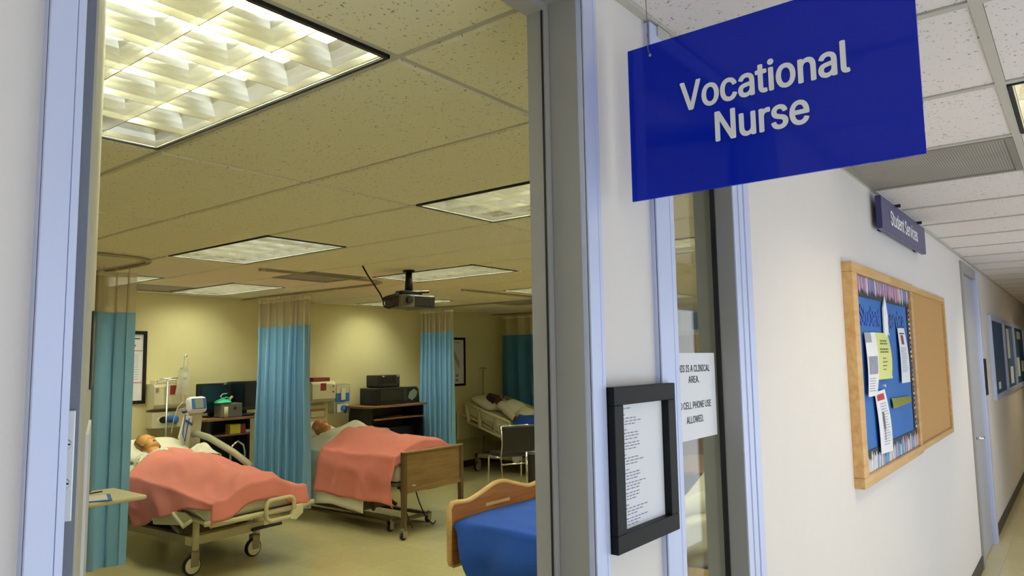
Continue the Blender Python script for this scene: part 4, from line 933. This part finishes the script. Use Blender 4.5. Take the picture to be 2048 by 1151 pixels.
ob('key_panel', MB().obox(pc0+Rp @ V(0, -.056, .005), .148, .004, .105, Rp), m_key, pm, bevel=.008); ob('display', MB().obox(pc0+Rp @ V(0, -.059, .005), .085, .004, .092, Rp), m_lcd, pm)
ob('stand', MB().prism([(3.66, 1.15), (3.81, 1.15), (3.79, .9), (3.80, .3), (3.82, .06), (3.66, .06), (3.67, .3), (3.665, .9)], lambda a, b, q: (a, q, b), 6.98, 7.06), m_cream, pm, bevel=.012)
ob('cable_pouch', MB().prism([(3.60, 1.12), (3.68, 1.12), (3.66, .92), (3.58, .84), (3.55, .92)], lambda a, b, q: (a, q, b), 6.94, 6.975), m_sheet, pm, bevel=.008)
ob('cable', MB().tube([(3.60, 6.93, 1.14), (3.585, 6.925, 1.05), (3.575, 6.925, .95), (3.60, 6.925, .88), (3.62, 6.93, 1.0), (3.64, 6.93, 1.1)], .006, 6), m_key, pm)
ob('cable_strap', MB().obox((3.64, 6.935, 1.06), .085, .006, .02, Matrix.Rotation(R_(35), 3, 'Y')), m_key, pm)
ob('probe', MB().ball((3.60, 6.95, 1.17), .03, .02, .02), M('violet_probe', '4A4478', .5, var=.1), pm, smooth=True)

# ---- workstations
def workstation(label, x0, x1, yf, ztop, zs, light=None):
    t = thing('workstation_desk', label, 'desk', ((x0+x1)/2, 7.2, 0))
    ob('desk_top', MB().prism([(x0, yf+.06), (x0+.08, yf), (x1-.03, yf), (x1, yf+.03), (x1, 7.53), (x0+.02, 7.53)], lambda a, b, q: (a, b, q), ztop-.028, ztop), m_desk, t, bevel=.005)
    ob('side_panel', box(x0+.12, x0+.15, yf+.07, 7.5, .05, ztop-.028), m_black, t); ob('side_panel', box(x1-.06, x1-.03, yf+.07, 7.5, .05, ztop-.028), m_black, t)
    ob('back_panel', box(x0+.15, x1-.06, 7.46, 7.48, .05, ztop-.028), m_crate, t)
    ob('shelf', box(x0+.15, x1-.06, yf+.04, 7.46, zs-.02, zs), m_desk, t, bevel=.003)
    ob('lower_shelf', box(x0+.15, x1-.06, yf+.10, 7.46, .30, .325), m_crate, t)
    ob('modesty_panel', box(x0+.15, x1-.06, yf+.2, yf+.215, .325, zs-.14), m_black, t)
    for x in (x0+.135, x1-.045): ob('foot', MB().cyl((x, yf+.15, 0), (x, yf+.15, .05), .02).cyl((x, 7.44, 0), (x, 7.44, .05), .02), m_rubber, t)
    return t
workstation('dark workstation desk with two flat screens behind the left bed', 3.90, 4.53, 7.14, 1.065, .89)
workstation('dark workstation desk with black monitors between the second bed and the narrow-folded curtain', 5.97, 7.04, 7.0, 1.075, .91)
def screen(label, cx, cy, z0, w_, h, rz, scr=m_screen, depth=.05):
    t = thing('flat_screen', label, 'monitor', (cx, cy, z0)); R3 = Matrix.Rotation(rz, 3, 'Z'); c = V(cx, cy, z0+.05+h/2)
    ob('screen_bezel', MB().obox(c, w_, depth, h, R3), m_black, t, bevel=.008); ob('screen_glass', MB().obox(c+R3 @ V(0, -depth/2-.0005, .005), w_-.05, .003, h-.055, R3), scr, t)
    ob('screen_stand', MB().obox(V(cx, cy, z0+.006)+R3 @ V(0, .03, 0), .2, .15, .012, R3).obox(V(cx, cy, z0+.07)+R3 @ V(0, .04, 0), .06, .03, .13, R3), m_black, t)
    ob('badge', MB().obox(c+R3 @ V(w_*.3, -depth/2-.001, h/2-.012), .03, .002, .008, R3), m_white, t)
m_scrteal = M('teal_dark_screen', '16262C', .12, var=0)
screen('left flat screen on the first workstation, behind the green mask', 4.12, 7.27, 1.076, .40, .31, R_(6), m_scrteal)
screen('right flat screen on the first workstation, next to the teal curtain', 4.52, 7.30, 1.076, .42, .32, R_(-4))
su = thing('suction_unit', 'grey box shaped suction machine on the front of the first workstation', 'medical device', (4.19, 7.06, 1.075))
ob('housing', box(4.07, 4.31, 6.99, 7.15, 1.0755, 1.225), m_grey, su, bevel=.012); ob('canister', MB().cyl((4.11, 6.975, 1.08), (4.11, 6.975, 1.19), .022), m_cream, su, smooth=True); ob('dial', MB().cyl((4.22, 6.99, 1.17), (4.22, 6.98, 1.17), .016), m_ink, su)
gm = thing('oxygen_mask', 'bright green oxygen mask lying on the grey suction machine', 'mask', (4.12, 7.06, 1.226))
ob('mask_shell', MB().lathe([(.085, 0), (.09, .012), (.075, .02), (.05, .035), (.03, .042), (.012, .045)], (4.12, 7.06, 1.227)), m_green, gm, smooth=True)
ob('mask_strap', MB().tube([(4.04, 7.06, 1.24), (4.03, 7.04, 1.25), (4.07, 7.02, 1.27), (4.14, 7.02, 1.29), (4.2, 7.04, 1.27), (4.21, 7.06, 1.245)], .006, 6), m_green, gm)
ob('mask_valve', MB().cyl((4.17, 7.05, 1.25), (4.215, 7.03, 1.295), .013), m_cream, gm); ob('mask_tube', MB().tube([(4.12, 7.06, 1.27), (4.08, 7.04, 1.30), (4.10, 7.03, 1.325), (4.15, 7.03, 1.33)], .006), m_clear, gm)
ob('keyboard', box(4.30, 4.46, 7.0, 7.12, 1.0755, 1.095), m_black, loc=(4.38, 7.07, 1.08), label='black keyboard in front of the right flat screen', cat='keyboard', bevel=.004)
gb = thing('glove_carton', 'yellow carton with red end on the shelf of the first workstation', 'carton', (4.28, 7.07, .9))
ob('carton_body', box(4.19, 4.31, 7.02, 7.12, .9005, 1.0), m_yellow, gb, bevel=.003); ob('carton_end', box(4.3105, 4.37, 7.02, 7.12, .9005, 1.0), m_maroon, gb, bevel=.003)
ob('paper_tray', box(4.38, 4.45, 7.03, 7.2, .9005, .93), m_cream, loc=(4.5, 7.1, .9), label='cream paper tray right of the yellow carton on the shelf', cat='tray', bevel=.004)
wk = thing('walking_frame', 'chrome walking frame folded against the first workstation', 'walking frame', (4.22, 6.98, 0))
ob('frame_tube', MB().tube([(4.14, 6.98, .02), (4.14, 6.98, .72), (4.16, 6.98, .79), (4.22, 6.98, .83), (4.28, 6.98, .79), (4.30, 6.98, .72), (4.30, 6.98, .02)], .012, 10), m_chrome, wk, smooth=True); ob('frame_bar', MB().cyl((4.14, 6.98, .35), (4.30, 6.98, .35), .01), m_chrome, wk)
for o in [su, gm, gb]+[x for x in COL.objects if not x.parent and x.name in ('keyboard', 'paper_tray')]: o.location += V(.06, .16, -.01)
for o in [x for x in COL.objects if not x.parent and x.name.startswith('flat_screen')]: o.location += V(.05, .12, -.01)
for o in (iv, bag): o.location += V(.065, .13, 0)
pm.location += V(.05, .05, 0)
# second workstation's equipment
def crt(label, x0, x1, y0, y1, z0, z1, lights=False):
    t = thing('black_monitor', label, 'monitor', ((x0+x1)/2, (y0+y1)/2, z0))
    ob('cabinet', box(x0, x1, y0, y1, z0, z1), m_black, t, bevel=.015); ob('screen_glass', box(x0+.05, x1-.09, y0-.002, y0+.002, z0+.05, z1-.03), m_screen, t)
    ob('side_panel', box(x1-.075, x1-.02, y0-.004, y0+.002, z0+.04, z1-.03), M('dark_grey_panel', '25262A', .4, var=.05), t, bevel=.003)
    if lights:
        for x in (x0+.05, x1-.06): ob('indicator_lamp', box(x, x+.035, y0-.004, y0+.001, z1-.022, z1-.01), m_white, t, bevel=.003)
    return t
crt('lower wide black monitor on the second workstation', 6.18, 6.70, 7.06, 7.4, 1.0755, 1.295)
crt('smaller black monitor standing on top of the wide one', 6.27, 6.63, 7.12, 7.38, 1.2965, 1.455, True)
wp = thing('display_case', 'black tilted stand holding a pale six-sided sheet on the second workstation', 'stand', (6.82, 7.15, 1.076))
ob('stand_body', MB().prism([(6.71, 1.0765), (6.97, 1.0765), (6.955, 1.25), (6.92, 1.29), (6.72, 1.29)], lambda a, b, q: (a, q, b), 7.10, 7.2), m_black, wp, bevel=.01)
ob('pale_sheet', MB().prism([(6.75, 1.15), (6.82, 1.11), (6.90, 1.16), (6.93, 1.22), (6.86, 1.26), (6.78, 1.22)], lambda a, b, q: (a, q, b), 7.096, 7.10), m_lcd, wp)
gd = thing('device_box', 'grey machine on the low shelf of the second workstation', 'medical device', (6.6, 7.25, .33)); ob('housing', box(6.5, 6.8, 7.16, 7.4, .326, .56), M('dim_grey_device', '3E3D3A', .5, var=.1), gd, bevel=.015); ob('lid', MB().lathe([(.1, 0), (.11, .03), (.06, .06), (.02, .065)], (6.65, 7.28, .561)), m_clear, gd, smooth=True)

# ---- bed 2: wooden footboard, coral blanket, chrome far rail
P2 = [(5.05, .66), (6.3, .66), (7.3, .80)]
top2 = lambda y: lerp_tab(P2, y)
b2 = thing('hospital_bed', 'hospital bed with plain brown wooden footboard in the middle of the room', 'bed', (5.11, 6.2, 0))
slab(4.72, 5.50, 7.25, 5.12, top2, .16, m_sheet, b2); slab(4.71, 5.51, 7.27, 5.10, lambda y: top2(y)-.165, .03, m_bedbrown, b2, 'bed_deck', bevel=.006)
ob('footboard', box(4.745, 5.475, 5.01, 5.035, .44, .775), m_walnut, b2, bevel=.004)
ob('footboard_cap', box(4.70, 5.52, 5.0, 5.045, .775, .79), M('walnut_edge', '8A6C42', .45, var=.06), b2, bevel=.003)
ob('footboard_rail', box(4.745, 5.475, 5.0, 5.045, .415, .455), m_walnut, b2, bevel=.003)
m_wdark = M('dark_walnut_post', '4E3B26', .45, var=.1)
for x0, x1 in ((4.70, 4.745), (5.475, 5.52)): ob('foot_post', MB().prism([(x0, .785), (x1, .785), (x1, .42), ((x0+x1)/2+.014, .10), ((x0+x1)/2-.014, .10), (x0, .42)], lambda a, b, q: (a, q, b), 5.0, 5.045), m_wdark, b2, bevel=.003)
ob('badge', MB().ball((4.83, 4.998, .475), .025, .003, .009), m_chrome, b2)
castor(b2, 4.71, 5.02, .033, .03, hub=False, dx=.01); castor(b2, 5.485, 5.02, .033, .03, hub=False, dx=.01)
ob('pedestal', MB().box(4.9, 5.3, 5.9, 6.6, .12, .2).tube([(4.95, 5.7, .16), (5.1, 6.2, .46)], .02).tube([(5.25, 5.7, .16), (5.15, 6.3, .46)], .02), m_bedbrown, b2)
ob('base_frame', MB().box(4.85, 4.89, 5.35, 6.9, .07, .10).box(5.36, 5.40, 5.35, 6.9, .07, .10).box(4.85, 5.4, 5.35, 5.39, .07, .10), m_bedbrown, b2)
for x, y in ((4.87, 5.37), (5.38, 5.37), (4.87, 6.88), (5.38, 6.88)): castor(b2, x, y, .035, .024, hub=False, dx=.01)
ob('power_cable', MB().tube([(5.2, 5.4, .42), (5.14, 5.25, .25), (5.18, 5.2, .10), (5.3, 5.22, .012), (5.42, 5.3, .012)], .006, 6).tube([(5.05, 5.45, .42), (5.0, 5.3, .2), (5.05, 5.25, .012)], .005, 6), m_rubber, b2)
ob('motor_box', box(5.22, 5.38, 5.2, 5.5, .36, .46), m_grey, b2, bevel=.01); ob('control_box', box(4.98, 5.16, 5.25, 5.4, .38, .45), m_rubber, b2, bevel=.01)
def barrail(root, x, y0, y1, z0, z1, n, mat, r=.011):
    ob('rail_frame', MB().tube([(x, y1, z0), (x, y1, z1-.05), (x, y1-.02, z1-.012), (x, y1-.06, z1), (x, y0+.06, z1), (x, y0+.02, z1-.012), (x, y0, z1-.05), (x, y0, z0)], r, 8), mat, root, smooth=True)
    ob('rail_bar', MB().cyl((x, y0, z0+.01), (x, y1, z0+.01), r*.8), mat, root)
    for i in range(n): y = y0+(y1-y0)*(i+1)/(n+1); ob('rail_upright', MB().cyl((x, y, z0), (x, y, z1), r*.6, n=8), mat, root)
barrail(b2, 5.55, 6.12, 7.0, .62, .885, 7, m_chrome); barrail(b2, 4.67, 6.5, 7.0, .52, .80, 4, m_chrome)
pillow('white pillow under the head of the second manikin', (5.10, 6.96, .86), .60, .42, .16, R_(10))
j2 = dict(pelvis=(5.13, 5.98, .755), chest=(5.12, 6.42, .79), shl=(4.97, 6.53, .80), shr=(5.28, 6.53, .80), ell=(4.88, 6.26, .735), elr=(5.38, 6.26, .735), wrl=(4.90, 6.0, .695), wrr=(5.36, 6.0, .695),
          hipl=(5.03, 5.92, .74), hipr=(5.23, 5.92, .74), knl=(5.03, 5.56, .735), knr=(5.23, 5.56, .735), anl=(5.04, 5.32, .70), anr=(5.22, 5.32, .70))
manikin('bald tan manikin tucked in white sheets in the bed with the wooden footboard', m_skin2, None, j2, m_sheet, (-.05, .93, .34), (.30, -.25, .95), (5.10, 6.76, .895), (.98, .98), mouth_open=False)
def tb2(x, y):
    g = math.exp(-(abs(x-5.13)/.32)**3.6)
    return top2(y)+.03+g*lerp_tab([(5.05, .10), (5.2, .15), (5.6, .145), (6.0, .20), (6.4, .20), (6.7, .06)], y)
def tb2w(x, y): return tb2(x, y)+.02+.095*math.exp(-((x-5.36)/.17)**2-((y-6.42)/.22)**2)+.014*ns(x*14+y*9, y*4-x*6)+.012*ns(x*9, y*7)
cloth('white_bedspread', 'rumpled white sheet over the chest of the second manikin', 'sheet', 4.71, 5.49, 6.64, 5.95, lambda x, y: tb2w(x, y), lambda y: .30, lambda y: .1, .0, m_sheet, nu=60, nv=40, seed=11, ripple=.015, flare=.015, edge=lambda u: .05*math.sin(u*7))
cloth('coral_blanket', 'coral pink blanket on the bed with the wooden footboard, hanging to the castors', 'blanket', 4.69, 5.51, 6.12, 5.12, lambda x, y: tb2w(x, y)*sm((y-6.0)/.25)+tb2(x, y)*(1-sm((y-6.0)/.25))+.036, lambda y: .44, lambda y: .30, .10, m_pink, nu=60, nv=56, seed=15, ripple=.014, folds=.012, edge=lambda u: .20*(1-u)-.06)
cloth('bed_sheet', 'white sheet hanging below the coral blanket of the middle bed', 'sheet', 4.70, 5.505, 6.62, 5.55, lambda x, y: top2(y)+.006, lambda y: .49+.02*math.sin(y*6), lambda y: .05, .0, m_sheet, nu=40, nv=40, seed=17, ripple=.008, flare=.012)

# ---- bed 3: raised back, beige panel rails, navy blanket, dark manikin
P3 = [(5.2, .62), (6.35, .62), (7.35, .98)]
top3 = lambda y: lerp_tab(P3, y)
b3 = thing('hospital_bed', 'beige hospital bed with raised back and open panel rails at the right of the room', 'bed', (8.56, 6.3, 0))
slab(8.14, 8.98, 7.35, 5.2, top3, .14, m_sheet, b3); slab(8.12, 9.0, 7.38, 5.18, lambda y: top3(y)-.15, .03, m_beige, b3, 'bed_deck', bevel=.006)
ob('headboard', MB().prism([(8.1, .45), (9.0, .45), (9.0, .86), (8.9, .92), (8.2, .92), (8.1, .86)], lambda a, b, q: (a, q, b), 7.44, 7.47), m_cream, b3, bevel=.01)
def panelrail(x, pts, w_=.03):
    # rail plate with openings: bars around four windows
    a, b, c, d = [V(0, *p) for p in pts]   # top-head, top-foot, bottom-foot, bottom-head in (y, z)
    q = lambda u, v: (a*(1-u)+b*u)*(1-v)+(d*(1-u)+c*u)*v
    def bar(p0, p1, r): m = MB().tube([V(x, q(*p0).y, q(*p0).z), V(x, q(*p1).y, q(*p1).z)], r, 8); ob('rail_bar', m, m_beige, b3, smooth=True)
    for p0, p1, r in (((0, 0), (1, 0), .026), ((0, 1), (1, 1), .022), ((0, 0), (0, 1), .024), ((1, 0), (1, 1), .026), ((.3, 0), (.3, 1), .03), ((.68, 0), (.68, 1), .018), ((.3, .5), (1, .5), .014)): bar(p0, p1, r)
panelrail(8.10, [(7.28, 1.0), (6.46, .74), (6.50, .50), (7.22, .72)])
panelrail(9.03, [(7.28, 1.04), (6.46, .80), (6.50, .56), (7.22, .78)])
ob('rail_release', MB().prism([(6.62, .70), (6.5, .70), (6.48, .56), (6.60, .54)], lambda a, b, q: (q, a, b), 8.07, 8.10), M('olive_grip', '8E8A44', .5, var=.1), b3, bevel=.008)
ob('base_frame', MB().box(8.2, 8.26, 5.5, 7.2, .2, .26).box(8.86, 8.92, 5.5, 7.2, .2, .26).box(8.2, 8.92, 5.5, 5.56, .2, .26).box(8.2, 8.92, 7.14, 7.2, .2, .26), m_bedmetal, b3, bevel=.005)
ob('lift_cover', box(8.3, 8.8, 5.9, 6.9, .2, .44), m_crate, b3, bevel=.012)
for x, y in ((8.2, 5.55), (8.86, 5.55), (8.2, 7.15), (8.86, 7.15)): castor(b3, x, y, .07, .034, mat=m_bedmetal)
ob('drain_bag', MB().ball((8.1, 6.35, .26), .02, .07, .09), m_clear, b3, smooth=True)
pillow('white pillow under the dark-haired manikin in the raised bed', (8.52, 7.12, .985), .62, .42, .14, R_(24))
j3 = dict(pelvis=(8.55, 6.30, .74), chest=(8.54, 6.70, .90), shl=(8.39, 6.82, .95), shr=(8.70, 6.82, .95), ell=(8.30, 6.55, .80), elr=(8.80, 6.55, .80), wrl=(8.34, 6.3, .68), wrr=(8.78, 6.3, .68),
          hipl=(8.46, 6.25, .73), hipr=(8.66, 6.25, .73), knl=(8.45, 5.88, .70), knr=(8.66, 5.88, .70), anl=(8.46, 5.5, .67), anr=(8.66, 5.5, .67))
manikin('dark-skinned manikin with black hair lying in the raised bed at right', m_skin3, m_hair3, j3, m_sheet, (-.05, .90, .42), (.35, -.42, .84), (8.46, 7.02, 1.02), (1.14, 1.06), mouth_open=False)
def tb3(x, y): return top3(y)+.014+math.exp(-(abs(x-8.55)/.33)**3.6)*lerp_tab([(5.2, .1), (5.5, .16), (5.9, .16), (6.3, .20), (6.6, .17)], y)
cloth('navy_blanket', 'dark blue blanket over the dark-haired manikin, reaching low beside the bed', 'blanket', 8.12, 9.0, 6.56, 5.2, tb3, lambda y: .34, lambda y: .25, .2, m_navybl, nu=48, nv=48, seed=21, ripple=.02, edge=lambda u: -.12+.12*u)
iv3 = thing('iv_pole', 'thin drip stand at the head of the raised bed by the back wall', 'drip stand', (8.78, 7.5, 0))
ob('pole', MB().cyl((8.78, 7.52, .03), (8.78, 7.52, 1.5), .009), m_bedmetal, iv3); ob('hanger_bar', MB().tube([(8.70, 7.52, 1.49), (8.74, 7.52, 1.505), (8.82, 7.52, 1.505), (8.86, 7.52, 1.49)], .006), m_bedmetal, iv3); ob('base', MB().lathe([(.06, 0), (.06, .02), (.02, .04)], (8.78, 7.52, 0)), m_bedmetal, iv3)

# ---- bed 4: maple scalloped board, royal blue blanket, pillow mound
b4 = thing('hospital_bed', 'near bed with scalloped maple footboard and royal blue cover', 'bed', (3.65, 2.0, 0))
top4 = lambda y: lerp_tab([(.95, .93), (1.5, .80), (2.0, .655), (3.0, .655)], y)
slab(3.23, 4.07, 2.95, 1.05, top4, .15, m_sheet, b4); slab(3.22, 4.08, 2.96, 1.03, lambda y: min(top4(y)-.155, .52), .04, m_bedbrown, b4, 'bed_deck', bevel=.006)
def scal(x):
    u = (x-3.19)/.93
    return .785+.005*u + .062*math.exp(-((u-.5)/.19)**2) - .012*(math.exp(-((u-.17)/.08)**2)+math.exp(-((u-.83)/.08)**2))
def board(y0, y1, name, zb):
    n = 40; xs = [3.19+.93*i/n for i in range(n+1)]
    poly = [(3.19+.03, zb), (4.12-.03, zb), (4.12-.008, zb+.01), (4.12, zb+.035)]
    poly += [(x, scal(x)-(.03*(1-min(1, min(x-3.19, 4.12-x)/.03))**2)) for x in reversed(xs)] + [(3.19, zb+.035), (3.198, zb+.01)]
    o_ = ob(name, MB().prism(poly, lambda a, b, q: (a, q, b), y0, y1), m_maple, b4)
    ring = MB().tube([(a, (y0+y1)/2, b) for a, b in poly], (y1-y0)/2+.002, 8, True); ob('board_edge', ring, m_mapleedge, b4, smooth=True)
    return o_
board(2.99, 3.02, 'footboard', .43); board(.955, .985, 'headboard', .43)
ob('hand_slot', MB().box(3.50, 3.74, 2.986, 2.99, .722, .742), m_mapleedge, b4, bevel=.004, label='pale strip painted as light seen through the footboard hand slot')  # pale raised strip imitates light showing through the slot
ob('side_board', box(3.185, 3.21, 1.05, 2.2, .50, .665), m_mapleedge, b4, bevel=.006)
ob('base_frame', MB().box(3.3, 3.36, 1.1, 2.9, .2, .26).box(3.94, 4.0, 1.1, 2.9, .2, .26).box(3.3, 4.0, 2.0, 2.06, .2, .26), m_bedmetal, b4)
ob('lift_column', box(3.5, 3.8, 1.6, 2.4, .2, .48), m_bedbrown, b4, bevel=.01)
for x, y in ((3.33, 1.15), (3.97, 1.15), (3.33, 2.85), (3.97, 2.85)): castor(b4, x, y, .06, .03)
cloth('royal_blue_blanket', 'royal blue blanket over the near bed with the scalloped maple board', 'blanket', 3.2, 4.1, 2.975, 1.75, lambda x, y: top4(y)+.03+.02*math.sin(x*3)*math.sin(y*4), lambda y: lerp_tab([(2.2, .5), (2.55, .5), (2.8, .34), (2.96, .05)], y), lambda y: .3, 0, m_bluebl, nu=60, nv=48, seed=31, ripple=.022, flare=.05, edge=lambda u: .0)
pillow('white pillow lying flat on the raised head of the near bed', (3.62, 1.48, .905), .66, .44, .16, R_(-20))
cloth('white_sheet_mound', 'white rumpled sheet heaped on the near bed, seen through the sidelight', 'sheet', 3.2, 4.1, 2.02, 1.12, lambda x, y: top4(y)+.05+.30*math.exp(-((x-3.72)/.28)**2-((y-1.45)/.26)**2)+.03*ns(x*6, y*6), lambda y: .16, lambda y: .2, 0, m_sheet, nu=50, nv=46, seed=35, ripple=.02, flare=.03)

# ---- chairs
def chair(label):
    t = thing('stacking_chair', label, 'chair', (0, 0, 0), group='black stacking chairs')
    def lp(pts, n='chair_leg'): ob(n, MB().tube(pts, .011, 8), m_chrome, t, smooth=True)
    for sg in (-1, 1):
        x = sg*.225
        lp([(x, -.20, .82), (x, -.215, .60), (x, -.17, .45), (x, -.19, .30), (x, -.27, .012)], 'rear_leg'); lp([(x, -.17, .435), (x, .20, .43), (x, .225, .40), (x, .24, .012)], 'front_leg')
        for y in (-.27, .24): ob('foot_cap', MB().cyl((x, y, 0), (x, y, .02), .014, n=8), m_rubber, t)
    lp([(-.225, -.19, .36), (.225, -.19, .36)], 'cross_bar')
    ob('seat', box(-.22, .22, -.19, .23, .44, .485), m_black, t, bevel=.018)
    ob('backrest', MB().grid(lambda u, v: (-.215+.43*u, -.185-.025*math.sin(u*PI)-.02*v, .50+.31*v), 10, 8), m_black, t, solid=.03, bevel=.008, smooth=True)
    ob('top_bar', MB().tube([(-.225, -.2, .815), (-.1, -.225, .825), (.1, -.225, .825), (.225, -.2, .815)], .011, 8), m_chrome, t, smooth=True)
    return t
c1 = chair('black chair with chrome legs facing the raised bed'); c1.location = (7.22, 5.72, 0); c1.rotation_euler = (0, 0, R_(-28))
dup(c1, (5.42, 3.80, 0), 'second black chair, cut by the door jamb behind the near bed', R_(-62))
dup(c1, (6.7, 3.0, 0), 'black chair seen through the sidelight below the clinical notice', R_(20))

# ---- projector
pr = thing('projector', 'black ceiling projector on a short pole above the second bed', 'projector', (4.13, 4.33, 2.1))
ob('ceiling_plate', MB().cyl((4.13, 4.33, CEIL-.006), (4.13, 4.33, CEIL-.022), .05), m_black, pr)
ob('mount_pole', MB().cyl((4.13, 4.33, 2.19), (4.13, 4.33, CEIL-.02), .036, .026, 14), m_black, pr, smooth=True)
Rz = Matrix.Rotation(R_(-6), 3, 'Z')
ob('mount_arm', MB().obox((4.13, 4.33, 2.185), .20, .10, .03, Rz).tube([(4.10, 4.33, 2.19), (4.0, 4.34, 2.17), (3.93, 4.35, 2.12)], .014).tube([(4.16, 4.3, 2.19), (4.28, 4.25, 2.20)], .013), m_black, pr, bevel=.004)
ob('projector_body', MB().obox((4.17, 4.36, 2.115), .33, .26, .10, Rz), m_black, pr, bevel=.012)
ob('projector_end', MB().obox((4.02, 4.24, 2.11), .13, .05, .10, Rz), M('projector_grey', '6E6A58', .5, var=.05), pr, bevel=.01)
ob('lens', MB().cyl((4.02, 4.222, 2.115), (4.02, 4.195, 2.115), .03), m_gasket, pr)
ob('projector_cable', MB().tube([(3.66, 4.355, CEIL-.006), (3.70, 4.34, 2.30), (3.80, 4.31, 2.16), (3.83, 4.30, 2.10), (3.815, 4.29, 2.08), (3.82, 4.28, 2.055), (3.86, 4.27, 2.045), (3.90, 4.27, 2.06), (3.93, 4.28, 2.08)], .0065, 6).tube([(3.82, 4.30, 2.11), (3.86, 4.29, 2.13), (3.92, 4.29, 2.145), (3.98, 4.3, 2.16)], .016, 8), m_rubber, pr, smooth=True)

# ---- things seen through the sidelight on the right wall
wb = thing('whiteboard', 'white projection panel on the right wall seen through the sidelight', 'whiteboard', (9.43, 4.3, 2.05))
ob('board_surface', box(9.425, 9.44, 3.6, 4.42, 1.985, 2.26), m_paper, wb); ob('board_frame', box(9.43, XR-.001, 3.56, 4.46, 1.96, 2.285), m_alu, wb, bevel=.004)
ob('blue_banner', box(9.395, 9.41, 4.15, 4.24, 2.0, 2.24), m_bluep, None, (9.4, 4.2, 2.1), label='blue vertical strip hanging on the white panel of the right wall', cat='banner')
t = thing('cork_board', 'tan board on the right wall below the white panel', 'notice board', (9.43, 4.35, 1.6)); ob('board_panel', box(9.42, XR-.001, 4.2, 4.56, 1.2, 1.93), m_cabtan, t); ob('board_trim', box(9.415, XR-.001, 4.17, 4.20, 1.2, 1.93), m_mapleedge, t)
cb = thing('storage_cabinet', 'low brown cabinet by the right wall seen through the sidelight', 'cabinet', (8.6, 3.95, 0))
ob('cabinet_body', box(8.3, 8.9, 3.4, 4.5, .06, .78), m_crate, cb, bevel=.004); ob('cabinet_top', box(8.27, 8.92, 3.37, 4.53, .78, .81), m_desk, cb, bevel=.004)
for y in (3.68, 4.22): ob('cabinet_door', box(8.285, 8.3, y-.25, y+.25, .1, .75), m_walnut, cb, bevel=.003)
ob('cabinet_plinth', box(8.34, 8.9, 3.42, 4.48, 0, .06), m_black, cb)
tb = thing('side_table', 'brown table behind the near bed seen through the sidelight', 'table', (5.9, 2.7, 0))
ob('table_top', box(5.4, 6.4, 2.35, 2.95, .70, .73), m_desk, tb, bevel=.004)
for x in (5.45, 6.35):
    for y in (2.40, 2.90): ob('leg', MB().cyl((x, y, 0), (x, y, .70), .018), m_black, tb)
ob('modesty_panel', box(5.45, 6.35, 2.88, 2.895, .3, .7), m_crate, tb)
